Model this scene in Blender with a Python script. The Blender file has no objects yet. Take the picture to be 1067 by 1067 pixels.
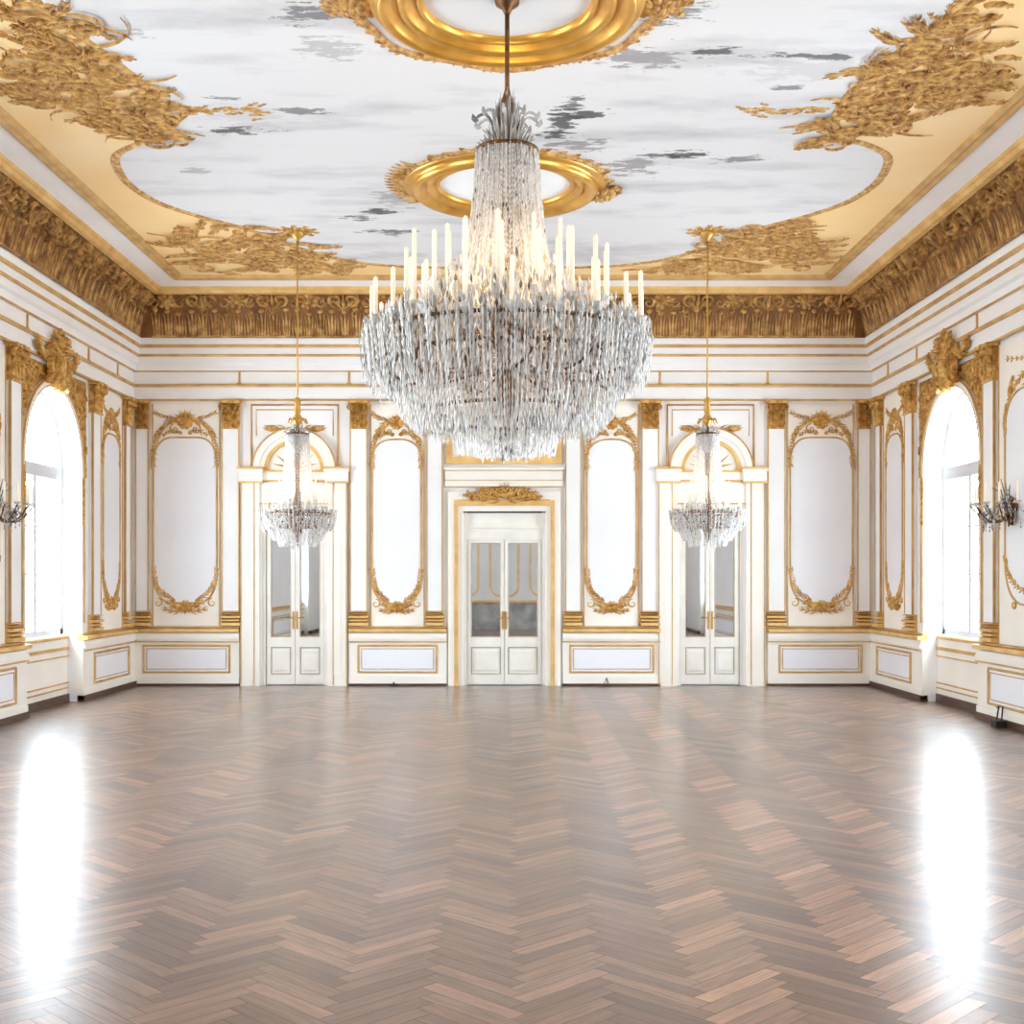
import bpy, bmesh, math, random
from mathutils import Vector
PI = math.pi
S = bpy.context.scene
C = S.collection
R = random.Random(7)

# ------------------------------------------------------------------ room constants (metres)
D = 18.0          # back wall
YR = -0.6         # wall behind the camera
HW = 5.42         # half width
ZC = 5.75         # ceiling
CH = 4.16         # top of wall / underside of entablature

def lin(r, g, b):
    f = lambda c: (c/255/12.92) if c/255 <= .04045 else ((c/255+.055)/1.055)**2.4
    return (f(r), f(g), f(b), 1)

# ------------------------------------------------------------------ materials
def mat(name, col, rough=.5, metal=0, var=None, scale=6, attr=False, bump=0, stretch=(1,1,1), emit=0, alpha=None, spec=.5):
    m = bpy.data.materials.new(name); m.use_nodes = True
    nt = m.node_tree; N = nt.nodes; L = nt.links
    b = N['Principled BSDF']
    b.inputs['Base Color'].default_value = col
    b.inputs['Roughness'].default_value = rough
    b.inputs['Metallic'].default_value = metal
    b.inputs['Specular IOR Level'].default_value = spec
    nz = None
    if var or bump:
        tc = N.new('ShaderNodeTexCoord'); mp = N.new('ShaderNodeMapping'); mp.inputs['Scale'].default_value = stretch
        nz = N.new('ShaderNodeTexNoise'); nz.inputs['Scale'].default_value = scale; nz.inputs['Detail'].default_value = 5
        L.new(tc.outputs['Object'], mp.inputs[0]); L.new(mp.outputs[0], nz.inputs['Vector'])
    if var:
        rp = N.new('ShaderNodeValToRGB')
        rp.color_ramp.elements[0].position = .32; rp.color_ramp.elements[1].position = .68
        rp.color_ramp.elements[0].color = var; rp.color_ramp.elements[1].color = col
        L.new(nz.outputs['Fac'], rp.inputs[0]); L.new(rp.outputs[0], b.inputs['Base Color'])
    if attr:
        at = N.new('ShaderNodeAttribute'); at.attribute_name = 'Col'
        mx = N.new('ShaderNodeMix'); mx.data_type = 'RGBA'; mx.blend_type = 'MULTIPLY'; mx.inputs[0].default_value = 1
        src = b.inputs['Base Color'].links[0].from_socket if b.inputs['Base Color'].links else None
        if src: L.new(src, mx.inputs[6])
        else: mx.inputs[6].default_value = col
        L.new(at.outputs['Color'], mx.inputs[7]); L.new(mx.outputs[2], b.inputs['Base Color'])
    if bump:
        bp = N.new('ShaderNodeBump'); bp.inputs['Strength'].default_value = bump; bp.inputs['Distance'].default_value = .01
        L.new(nz.outputs['Fac'], bp.inputs['Height']); L.new(bp.outputs[0], b.inputs['Normal'])
    if emit:
        b.inputs['Emission Color'].default_value = col; b.inputs['Emission Strength'].default_value = emit
    if alpha is not None: b.inputs['Alpha'].default_value = alpha
    return m

M = {}
M['wall'] = mat('wall_paint', lin(251,250,250), .55, var=lin(244,242,241), scale=1.3)
M['cream'] = mat('cream_paint', lin(252,247,238), .45, var=lin(248,241,230), scale=2.5)
M['field'] = mat('panel_paint', lin(248,248,252), .5, var=lin(242,242,247), scale=1.1)
M['gold'] = mat('gilding', lin(236,192,112), .4, .3, var=lin(172,116,46), scale=16)
M['goldline'] = mat('gold_fillet_paint', lin(222,182,116), .45, .15, var=lin(188,144,86), scale=4)
M['ochre'] = mat('ochre_gilding', lin(238,198,128), .42, .1, var=lin(214,166,94), scale=5)
M['brightgold'] = mat('burnished_gilding', lin(240,188,92), .28, .65, var=lin(206,146,52), scale=3)
M['recess'] = mat('shade_brown_recess', lin(154,104,52), .6, .1, var=lin(98,60,24), scale=3)  # brown backing paints crevice shade behind the gold relief
M['recess_back'] = mat('pale_shade_recess', lin(196,156,104), .6, .1, var=lin(140,96,46), scale=4)  # lighter version of the painted crevice shade
M['friezegold'] = mat('frieze_gilding', lin(226,182,112), .42, .2, var=lin(146,94,38), scale=9)  # dark noise tone imitates shade between the relief strokes
M['friezeshade'] = mat('shaded_frieze_gilding', lin(208,160,88), .42, .25, var=lin(112,68,24), scale=8)  # side-wall copy of the frieze gilding, darkened to paint its shaded pockets
M['ceilgold'] = mat('ceiling_gold_paint', lin(253,224,170), .5, .0, var=lin(248,206,138), scale=.6)
M['orngold'] = mat('ceiling_ornament_gilding', lin(232,188,114), .5, .1, var=lin(152,98,40), scale=16)  # dark noise tone imitates occlusion between the foliage strokes
M['skirt'] = mat('dark_skirting_wood', lin(96,66,50), .4, var=lin(66,44,34), scale=5, stretch=(1,1,8))
M['black'] = mat('black_iron', lin(38,32,30), .5)
M['bronze'] = mat('aged_bronze', lin(128,88,46), .4, .6, var=lin(84,54,26), scale=20)
M['brass'] = mat('brass', lin(206,156,76), .35, .5)
M['candle'] = mat('candle_wax', lin(255,240,216), .5, emit=.25)
M['doorpaint'] = mat('door_paint', lin(248,244,236), .4, var=lin(238,232,222), scale=3)
M['doorline'] = mat('door_bead_paint', lin(206,192,168), .45, var=lin(178,164,140), scale=4)
M['mirror'] = mat('mirror_glass', lin(206,206,206), .02, 1)
M['jointshade'] = mat('dark_joint_and_shade', lin(40,32,28), .8)  # dark floor joints, also the painted shade strip over the central door
M['winframe'] = mat('window_frame_paint', lin(214,214,218), .5)
M['rearfield'] = mat('rear_wall_paint', lin(226,224,222), .5, var=lin(212,210,208), scale=.9)
M['reardado'] = mat('rear_dado_paint', lin(186,182,178), .5, var=lin(120,116,112), scale=2.5)

def crystal_mat(name, transp):
    m = bpy.data.materials.new(name); m.use_nodes = True
    nt = m.node_tree; N = nt.nodes; L = nt.links
    b = N['Principled BSDF']; out = N['Material Output']
    at = N.new('ShaderNodeAttribute'); at.attribute_name = 'Col'
    gm = N.new('ShaderNodeGamma'); gm.inputs[1].default_value = 1.0; L.new(at.outputs['Color'], gm.inputs[0]); L.new(gm.outputs[0], b.inputs['Base Color'])
    b.inputs['Roughness'].default_value = .22; b.inputs['Specular IOR Level'].default_value = .6
    t = N.new('ShaderNodeBsdfTransparent'); mx = N.new('ShaderNodeMixShader'); mx.inputs[0].default_value = transp
    L.new(b.outputs[0], mx.inputs[1]); L.new(t.outputs[0], mx.inputs[2]); L.new(mx.outputs[0], out.inputs[0])
    return m
M['crystal'] = crystal_mat('cut_crystal', .3)
M['crystal_faint'] = crystal_mat('fine_cut_crystal', .42)

def glass_mat():
    m = bpy.data.materials.new('window_glass'); m.use_nodes = True
    nt = m.node_tree; N = nt.nodes; L = nt.links; out = N['Material Output']
    N.remove(N['Principled BSDF'])
    t = N.new('ShaderNodeBsdfTransparent'); g = N.new('ShaderNodeBsdfGlossy'); g.inputs['Roughness'].default_value = .03
    mx = N.new('ShaderNodeMixShader'); mx.inputs[0].default_value = .06
    L.new(t.outputs[0], mx.inputs[1]); L.new(g.outputs[0], mx.inputs[2]); L.new(mx.outputs[0], out.inputs[0])
    return m
M['glass'] = glass_mat()

def floor_mat():
    m = bpy.data.materials.new('herringbone_oak'); m.use_nodes = True
    nt = m.node_tree; N = nt.nodes; L = nt.links; b = N['Principled BSDF']
    at = N.new('ShaderNodeAttribute'); at.attribute_name = 'Col'
    uv = N.new('ShaderNodeUVMap'); uv.uv_map = 'UVMap'
    mp = N.new('ShaderNodeMapping'); mp.inputs['Scale'].default_value = (3, 40, 1)
    n1 = N.new('ShaderNodeTexNoise'); n1.inputs['Scale'].default_value = 1.2; n1.inputs['Detail'].default_value = 6; n1.inputs['Roughness'].default_value = .65
    L.new(uv.outputs[0], mp.inputs[0]); L.new(mp.outputs[0], n1.inputs['Vector'])
    rp = N.new('ShaderNodeValToRGB'); rp.color_ramp.elements[0].position = .3; rp.color_ramp.elements[1].position = .72
    rp.color_ramp.elements[0].color = (.5,.48,.46,1); rp.color_ramp.elements[1].color = (1.3,1.28,1.25,1)
    L.new(n1.outputs['Fac'], rp.inputs[0])
    mx = N.new('ShaderNodeMix'); mx.data_type = 'RGBA'; mx.blend_type = 'MULTIPLY'; mx.inputs[0].default_value = 1
    L.new(at.outputs['Color'], mx.inputs[6]); L.new(rp.outputs[0], mx.inputs[7])
    L.new(mx.outputs[2], b.inputs['Base Color'])
    tc = N.new('ShaderNodeTexCoord'); n2 = N.new('ShaderNodeTexNoise'); n2.inputs['Scale'].default_value = .9; n2.inputs['Detail'].default_value = 4
    L.new(tc.outputs['Object'], n2.inputs['Vector'])
    mr = N.new('ShaderNodeMapRange'); mr.inputs[3].default_value = .34; mr.inputs[4].default_value = .5
    L.new(n2.outputs['Fac'], mr.inputs[0]); L.new(mr.outputs[0], b.inputs['Roughness'])
    bp = N.new('ShaderNodeBump'); bp.inputs['Strength'].default_value = .12; bp.inputs['Distance'].default_value = .004
    L.new(n1.outputs['Fac'], bp.inputs['Height']); L.new(bp.outputs[0], b.inputs['Normal'])
    b.inputs['Specular IOR Level'].default_value = .6
    b.inputs['Coat Weight'].default_value = 1.0; b.inputs['Coat IOR'].default_value = 1.72; b.inputs['Coat Roughness'].default_value = .25
    return m
M['floor'] = floor_mat()

def ceiling_white(spots, name='stained_white_plaster', base=(228,226,226), seedoff=0):
    """aged white plaster: long grey streaks and dark flaked patches at the given (x, y, rx, ry, strength)"""
    m = bpy.data.materials.new(name); m.use_nodes = True
    nt = m.node_tree; N = nt.nodes; L = nt.links; b = N['Principled BSDF']; b.inputs['Roughness'].default_value = .6
    tc = N.new('ShaderNodeTexCoord')
    mp = N.new('ShaderNodeMapping'); mp.inputs['Scale'].default_value = (.5, 1.6, 1); mp.inputs['Location'].default_value = (seedoff, 0, 0)
    L.new(tc.outputs['Object'], mp.inputs[0])
    n1 = N.new('ShaderNodeTexNoise'); n1.inputs['Scale'].default_value = 1.1; n1.inputs['Detail'].default_value = 7; n1.inputs['Roughness'].default_value = .62
    L.new(mp.outputs[0], n1.inputs['Vector'])
    rp = N.new('ShaderNodeValToRGB'); e = rp.color_ramp.elements
    e[0].position = .30; e[0].color = lin(196,194,195); e[1].position = .50; e[1].color = lin(*base)
    L.new(n1.outputs['Fac'], rp.inputs[0]); cur = rp.outputs[0]
    mp2 = N.new('ShaderNodeMapping'); mp2.inputs['Scale'].default_value = (1.2, 3.4, 1)
    L.new(tc.outputs['Object'], mp2.inputs[0])
    n2 = N.new('ShaderNodeTexNoise'); n2.inputs['Scale'].default_value = 3.6; n2.inputs['Detail'].default_value = 8; n2.inputs['Roughness'].default_value = .7
    L.new(mp2.outputs[0], n2.inputs['Vector'])
    for (x, y, rx, ry, dark, col) in spots:
        sb = N.new('ShaderNodeVectorMath'); sb.operation = 'SUBTRACT'; sb.inputs[1].default_value = (x, y, 0)
        L.new(tc.outputs['Object'], sb.inputs[0])
        ml = N.new('ShaderNodeVectorMath'); ml.operation = 'MULTIPLY'; ml.inputs[1].default_value = (1/rx, 1/ry, 0)
        L.new(sb.outputs[0], ml.inputs[0])
        ln = N.new('ShaderNodeVectorMath'); ln.operation = 'LENGTH'; L.new(ml.outputs[0], ln.inputs[0])
        # mask = smooth( noise*1.6 - length )
        ma = N.new('ShaderNodeMath'); ma.operation = 'MULTIPLY_ADD'; ma.inputs[1].default_value = 5.0; ma.inputs[2].default_value = -1.75
        L.new(n2.outputs['Fac'], ma.inputs[0])
        su = N.new('ShaderNodeMath'); su.operation = 'SUBTRACT'; L.new(ma.outputs[0], su.inputs[0]); L.new(ln.outputs['Value'], su.inputs[1])
        mr = N.new('ShaderNodeMapRange'); mr.inputs[1].default_value = 0; mr.inputs[2].default_value = .22; mr.inputs[3].default_value = 0; mr.inputs[4].default_value = dark
        L.new(su.outputs[0], mr.inputs[0])
        mx = N.new('ShaderNodeMix'); mx.data_type = 'RGBA'; L.new(mr.outputs[0], mx.inputs[0]); L.new(cur, mx.inputs[6]); mx.inputs[7].default_value = lin(*col)
        cur = mx.outputs[2]
    L.new(cur, b.inputs['Base Color'])
    return m

# ------------------------------------------------------------------ mesh builder
class MB:
    def __init__(s): s.v = []; s.f = []; s.c = []; s.uv = []
    def add(s, vs, fs, col=None):
        o = len(s.v); s.v += [tuple(p) for p in vs]; s.f += [tuple(i+o for i in f) for f in fs]
        if col is not None: s.c += [col]*len(vs)
    def box(s, F, u0, u1, z0, z1, n0, n1, col=None):
        p = [F(u, z, n) for n in (n0, n1) for z in (z0, z1) for u in (u0, u1)]
        s.add(p, [(0,1,3,2), (4,6,7,5), (0,4,5,1), (2,3,7,6), (0,2,6,4), (1,5,7,3)], col)
    def taperbox(s, F, r0, r1, n0, n1):
        """r0/r1 = (u0,u1,z0,z1) at depth n0 and n1"""
        p = []
        for r, n in ((r0, n0), (r1, n1)):
            p += [F(r[0], r[2], n), F(r[1], r[2], n), F(r[0], r[3], n), F(r[1], r[3], n)]
        s.add(p, [(0,1,3,2), (4,6,7,5), (0,4,5,1), (2,3,7,6), (0,2,6,4), (1,5,7,3)])
    def lathe(s, prof, c, seg=32, col=None, a0=0, a1=2*PI, sx=1, sy=1):
        full = abs(a1-a0-2*PI) < 1e-6
        n = seg if full else seg+1
        vs = []
        for r, z in prof:
            for k in range(n):
                a = a0+(a1-a0)*k/seg
                vs.append((c[0]+r*math.cos(a)*sx, c[1]+r*math.sin(a)*sy, c[2]+z))
        fs = []
        for i in range(len(prof)-1):
            for k in range(seg):
                k2 = (k+1) % n
                fs.append((i*n+k, i*n+k2, (i+1)*n+k2, (i+1)*n+k))
        s.add(vs, fs, col)
    def tube(s, pts, rad, seg=6, col=None, caps=True):
        pts = [Vector(p) for p in pts]; n = len(pts)
        if not isinstance(rad, (list, tuple)): rad = [rad]*n
        vs = []; ref = None
        for i, p in enumerate(pts):
            t = (pts[min(i+1, n-1)]-pts[max(i-1, 0)]).normalized()
            if ref is None: ref = Vector((1,0,0)) if abs(t.x) < .8 else Vector((0,1,0))
            a = (ref - t*ref.dot(t)).normalized(); ref = a; b = t.cross(a)
            for k in range(seg):
                g = 2*PI*k/seg
                vs.append(p+(a*math.cos(g)+b*math.sin(g))*rad[i])
        fs = [(i*seg+k, i*seg+(k+1) % seg, (i+1)*seg+(k+1) % seg, (i+1)*seg+k) for i in range(n-1) for k in range(seg)]
        if caps: fs += [tuple(range(seg))[::-1], tuple((n-1)*seg+k for k in range(seg))]
        s.add(vs, fs, col)
    def bead(s, p, r, h, col):
        x, y, z = p
        s.add([(x,y,z+h), (x+r,y,z), (x,y+r,z), (x-r,y,z), (x,y-r,z), (x,y,z-h)],
              [(0,1,2), (0,2,3), (0,3,4), (0,4,1), (5,2,1), (5,3,2), (5,4,3), (5,1,4)], col)
    def stroke(s, F, pts, w, h, closed=False, h0=0, taper=True):
        """a raised, rounded ridge along a 2-D path on a surface F(u, v, height)"""
        n = len(pts); vs = []
        for i in range(n):
            if closed: a, b = pts[i-1], pts[(i+1) % n]
            else: a, b = pts[max(i-1, 0)], pts[min(i+1, n-1)]
            du, dv = b[0]-a[0], b[1]-a[1]; l = math.hypot(du, dv) or 1
            su, sv = -dv/l, du/l
            t = i/(n-1)
            if closed or not taper: k = 1
            else: k = max(.06, (4*t*(1-t))**.5 if taper == 'leaf' else (1-t)**.6*min(1, .5+t*4))
            ww, hh = w*k, h*(.35+.65*k)
            m = 1
            if closed:   # mitre on sharp corners
                p, q = pts[i-1], pts[i]; r = pts[(i+1) % n]
                l1 = math.hypot(q[0]-p[0], q[1]-p[1]) or 1; l2 = math.hypot(r[0]-q[0], r[1]-q[1]) or 1
                e1 = ((q[0]-p[0])/l1, (q[1]-p[1])/l1); e2 = ((r[0]-q[0])/l2, (r[1]-q[1])/l2)
                tu, tv = e1[0]+e2[0], e1[1]+e2[1]; tl = math.hypot(tu, tv) or 1
                su, sv = -tv/tl, tu/tl
                m = 1/max(.5, (1+e1[0]*e2[0]+e1[1]*e2[1])/2)**.5
            for c, q in ((-1, 0), (-.6, .72), (0, 1), (.6, .72), (1, 0)):
                vs.append(F(pts[i][0]+su*c*ww*m, pts[i][1]+sv*c*ww*m, h0+hh*q))
        rng = n if closed else n-1
        fs = [(i*5+k, i*5+k+1, ((i+1) % n)*5+k+1, ((i+1) % n)*5+k) for i in range(rng) for k in range(4)]
        s.add(vs, fs)
    def dome(s, F, cu, cv, ru, rv, h, h0=0, seg=10):
        vs = []
        for r, q in ((1, 0), (.8, .6), (.45, .9)):
            for k in range(seg):
                a = 2*PI*k/seg; vs.append(F(cu+ru*r*math.cos(a), cv+rv*r*math.sin(a), h0+h*q))
        vs.append(F(cu, cv, h0+h))
        fs = [(i*seg+k, i*seg+(k+1) % seg, (i+1)*seg+(k+1) % seg, (i+1)*seg+k) for i in range(2) for k in range(seg)]
        fs += [(2*seg+k, 2*seg+(k+1) % seg, 3*seg) for k in range(seg)]
        s.add(vs, fs)
    def poly(s, F, pts, n):
        s.add([F(u, v, n) for u, v in pts], [tuple(range(len(pts)))])
    def prism(s, F, pts, n0, n1):
        k = len(pts)
        s.add([F(u, v, n0) for u, v in pts]+[F(u, v, n1) for u, v in pts],
              [tuple(range(k)), tuple(range(k, 2*k))]+[(i, (i+1) % k, k+(i+1) % k, k+i) for i in range(k)])
    def band(s, F, A, B, n0, n1):
        """solid between two open polylines A (outer) and B (inner) with the same count"""
        k = len(A)
        vs = [F(u, v, n) for n in (n0, n1) for P in (A, B) for u, v in P]
        fs = []
        for i in range(k-1):
            fs += [(2*k+i, 2*k+i+1, 3*k+i+1, 3*k+i), (i, k+i, k+i+1, i+1), (i, i+1, 2*k+i+1, 2*k+i), (k+i, 3*k+i, 3*k+i+1, k+i+1)]
        for i in (0, k-1): fs.append((i, k+i, 3*k+i, 2*k+i))
        s.add(vs, fs)
    def build(s, name, m, parent=None, smooth=False, kind=None, fix=True):
        off = Vector((0,0,0)); p = parent
        while p is not None: off += p.location; p = p.parent
        me = bpy.data.meshes.new(name)
        me.from_pydata([tuple(Vector(q)-off) for q in s.v], [], s.f)
        if s.c and len(s.c) == len(s.v):
            at = me.color_attributes.new('Col', 'FLOAT_COLOR', 'POINT')
            at.data.foreach_set('color', [x for c in s.c for x in (c[0], c[1], c[2], 1)])
        if s.uv:
            ul = me.uv_layers.new(name='UVMap'); ul.data.foreach_set('uv', [x for q in s.uv for x in q])
        if fix:
            bm = bmesh.new(); bm.from_mesh(me); bmesh.ops.recalc_face_normals(bm, faces=bm.faces); bm.to_mesh(me); bm.free()
        if smooth: me.polygons.foreach_set('use_smooth', [True]*len(me.polygons))
        me.materials.append(m); me.update()
        o = bpy.data.objects.new(name, me); C.objects.link(o)
        if parent is not None: o.parent = parent
        if kind: o['kind'] = kind
        return o

def thing(name, label, cat, loc=(0,0,0), group=None, kind=None):
    o = bpy.data.objects.new(name, None); C.objects.link(o); o.location = loc; o.empty_display_size = .1
    o['label'] = label; o['category'] = cat
    if group: o['group'] = group
    o['kind'] = kind or 'thing'
    return o
def tag(o, label, cat, group=None):
    o['label'] = label; o['category'] = cat
    if group: o['group'] = group
    return o
def struct(name, loc=(0,0,0), label=None):
    o = bpy.data.objects.new(name, None); C.objects.link(o); o.location = loc; o.empty_display_size = .1; o['kind'] = 'structure'
    return o

# surfaces: F(u, z, n) -> world, n = height off the surface into the room
FB = lambda u, z, n: (u, D-n, z)
FL = lambda u, z, n: (-HW+n, u, z)
FRt = lambda u, z, n: (HW-n, u, z)
FREAR = lambda u, z, n: (u, YR+n, z)
FCEIL = lambda u, v, n: (u, v, ZC-n)
def px(x): return (x-524)/71.4            # back wall: photo column -> metres from the room axis
def pz(y): return 1.6+(600-y)/71.4        # back wall: photo row -> height

# ------------------------------------------------------------------ ornament vocabulary
def spiral(cu, cv, r, turns, a0, sgn=1, n=16, r1=.12):
    return [(cu+r*(1-(1-r1)*i/(n-1))*math.cos(a0+sgn*turns*2*PI*i/(n-1)), cv+r*(1-(1-r1)*i/(n-1))*math.sin(a0+sgn*turns*2*PI*i/(n-1))) for i in range(n)]
def arc_path(u, v, ang, L, curl, n=8):
    pts = [(u, v)]; a = ang
    for i in range(n-1):
        u += L/(n-1)*math.cos(a); v += L/(n-1)*math.sin(a); a += curl/(n-1); pts.append((u, v))
    return pts
def leaf(mb, F, u, v, ang, L, curl=0, w=.02, h=.02, lobes=3, h0=0, spread=.8):
    st = arc_path(u, v, ang, L, curl)
    mb.stroke(F, st, w, h, h0=h0)
    for k in range(lobes):
        t = (k+.6)/(lobes+.6); i = int(t*(len(st)-1)); p = st[i]
        a = ang+curl*t
        l = L*.42*(1-.55*t)
        for sg in (1, -1):
            mb.stroke(F, arc_path(p[0], p[1], a+sg*spread, l, -sg*1.0, 5), w*.75, h*.85, h0=h0)
def rosette(mb, F, u, v, r, petals=8, h=.03, h0=0):
    for k in range(petals):
        a = 2*PI*k/petals
        mb.stroke(F, [(u+r*t*math.cos(a+.1*t), v+r*t*math.sin(a+.1*t)) for t in (.2, .45, .7, .9, 1)], r*.3, h*.8, h0=h0, taper='leaf')
    for k in range(petals-2):
        a = 2*PI*k/(petals-2)+.3
        mb.stroke(F, [(u+r*t*math.cos(a), v+r*t*math.sin(a)) for t in (.1, .3, .5, .62)], r*.2, h*1.15, h0=h0, taper='leaf')
    mb.dome(F, u, v, r*.22, r*.22, h*1.35, h0)
def garland(mb, F, pts, w=.02, h=.02, L=.07, every=1, rnd=R):
    mb.stroke(F, pts, w*.5, h*.6, taper=False)
    for i in range(0, len(pts)-1, every):
        a = math.atan2(pts[i+1][1]-pts[i][1], pts[i+1][0]-pts[i][0])
        for sg in (1, -1):
            mb.stroke(F, arc_path(pts[i][0], pts[i][1], a+sg*(.7+rnd.random()*.4), L*(.7+.5*rnd.random()), -sg*.9, 5), w, h)
def inside(p, poly):
    c = False
    for i in range(len(poly)):
        a, b = poly[i-1], poly[i]
        if (a[1] > p[1]) != (b[1] > p[1]) and p[0] < (b[0]-a[0])*(p[1]-a[1])/(b[1]-a[1])+a[0]: c = not c
    return c
def catmull(P, closed=True, k=6):
    out = []; n = len(P)
    for i in range(n if closed else n-1):
        g = (lambda j: P[j % n]) if closed else (lambda j: P[max(0, min(n-1, j))])
        p0, p1, p2, p3 = g(i-1), g(i), g(i+1), g(i+2)
        for j in range(k):
            t = j/k
            out.append(tuple(.5*((2*p1[d])+(-p0[d]+p2[d])*t+(2*p0[d]-5*p1[d]+4*p2[d]-p3[d])*t*t+(-p0[d]+3*p1[d]-3*p2[d]+p3[d])*t**3) for d in (0, 1)))
    if not closed: out.append(tuple(P[-1]))
    return out
def rect(u0, u1, z0, z1): return [(u0, z0), (u1, z0), (u1, z1), (u0, z1)]
def rounded(u0, u1, z0, z1, ru, rt, rb, n=8, p=1.0):
    """panel outline: straight sides, elliptical shoulders (rt high) and foot (rb high)"""
    out = []
    for cu, cz, rz, a in ((u1-ru, z1-rt, rt, 0), (u0+ru, z1-rt, rt, 90), (u0+ru, z0+rb, rb, 180), (u1-ru, z0+rb, rb, 270)):
        for i in range(n+1):
            t = math.radians(a+90*i/n)
            out.append((cu+ru*math.copysign(abs(math.cos(t))**p, math.cos(t)), cz+rz*math.copysign(abs(math.sin(t))**p, math.sin(t))))
    return out

# ------------------------------------------------------------------ floor: real herringbone planks
def make_floor():
    mb = MB(); PL, PW = .49, .0817; g = .0012
    rr = random.Random(3)
    c45 = math.sqrt(.5)
    n = round(PL/PW)
    base = [(116,82,63), (127,92,72), (101,71,54), (140,104,83), (119,86,68)]
    def plank(p0, d, s, ori, key):
        # p0 corner, d along, s across (unit vectors)
        q = [(.115+p0[0]+d[0]*a+s[0]*b, p0[1]+d[1]*a+s[1]*b) for a, b in ((g, g), (PL-g, g), (PL-g, PW-g), (g, PW-g))]
        cx = sum(x for x, y in q)/4; cy = sum(y for x, y in q)/4
        if cx < -HW-.5 or cx > HW+.5 or cy < YR-.3 or cy > D+.3: return
        q = [(max(-HW-.34, min(HW+.34, x)), max(YR-.1, min(D+.15, y))) for x, y in q]
        c = lin(*base[rr.randrange(5)])
        k = .76+.42*rr.random()
        # whole rows of one direction are paler, directional glare painted into the plank colour
        glare = 0
        if ori == 0: glare = .6*math.exp(-((cx-1.65)/.2)**2)+.4*math.exp(-((cx-.95)/.2)**2)+.4*math.exp(-((cx-2.34)/.2)**2)
        else: glare = .5*math.exp(-((cx+2.16)/.22)**2)+.2*math.exp(-((cx+.9)/.2)**2)
        k *= 1+glare*(.6+.6*rr.random())
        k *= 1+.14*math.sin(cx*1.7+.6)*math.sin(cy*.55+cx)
        k *= 1.08 if ori == 0 else .92  # tone by plank direction stands in for directional sheen
        if rr.random() < .05: k *= .72
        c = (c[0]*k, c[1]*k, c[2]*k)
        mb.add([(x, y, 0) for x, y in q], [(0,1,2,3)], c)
        o = rr.random()*50
        mb.uv += [(o, o), (o+PL, o), (o+PL, o+PW), (o, o+PW)]
    # rotated lattice: staircase of L-shapes
    a = (c45, c45); b = (-c45, c45)
    def P(i, j): return (a[0]*i*PW+b[0]*j*PW, a[1]*i*PW+b[1]*j*PW)
    # plank A covers i..i+n along a, one cell in b; plank B covers one cell in a, n along b
    rng = 250
    for d in range(-40, 40):
        for k in range(-rng, rng):
            # step lattice: moving (1,1) along the diagonal, and (n,-n) between columns
            i = k+n*d; j = k-n*d
            plank(P(i, j), a, b, 0, d)
            plank(P(i-1, j), b, a, 1, d)
    o = mb.build('floor', M['floor'], kind='structure', fix=False)
    u = MB(); u.add([(-HW-.36, YR-.1, -.004), (HW+.36, YR-.1, -.004), (HW+.36, D+.2, -.004), (-HW-.36, D+.2, -.004)], [(0,1,2,3)])
    u.build('subfloor', M['jointshade'], o)
make_floor()

# ------------------------------------------------------------------ walls
def cells(mb, F, u0, u1, z0, z1, holes, n=0):
    us = sorted({u0, u1, *[h[0] for h in holes], *[h[1] for h in holes]}); zs = sorted({z0, z1, *[h[2] for h in holes], *[h[3] for h in holes]})
    for i in range(len(us)-1):
        for j in range(len(zs)-1):
            cu, cz = (us[i]+us[i+1])/2, (zs[j]+zs[j+1])/2
            if any(h[0] < cu < h[1] and h[2] < cz < h[3] for h in holes): continue
            mb.add([F(us[i], zs[j], n), F(us[i+1], zs[j], n), F(us[i+1], zs[j+1], n), F(us[i], zs[j+1], n)], [(0,1,2,3)])
REC = .10
DOORS = [(-3.04, .475, 2.62), (0.02, .60, 2.54), (3.03, .475, 2.62)]
mb = MB(); cells(mb, FB, -HW, HW, 0, ZC, [(c-w, c+w, 0, h) for c, w, h in DOORS])
for c, w, h in DOORS:
    for u in (c-w, c+w): mb.add([FB(u, 0, 0), FB(u, h, 0), FB(u, h, -REC), FB(u, 0, -REC)], [(0,1,2,3)])
    mb.add([FB(c-w, h, 0), FB(c+w, h, 0), FB(c+w, h, -REC), FB(c-w, h, -REC)], [(0,1,2,3)])
    mb.add([FB(c-w, 0, -REC), FB(c+w, 0, -REC), FB(c+w, h, -REC), FB(c-w, h, -REC)], [(0,1,2,3)])
mb.build('wall_back', M['wall'], kind='structure', fix=False)
mb = MB(); cells(mb, FREAR, -HW, HW, 0, ZC, [])
wr = mb.build('wall_rear', M['rearfield'], kind='structure', fix=False)

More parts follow.
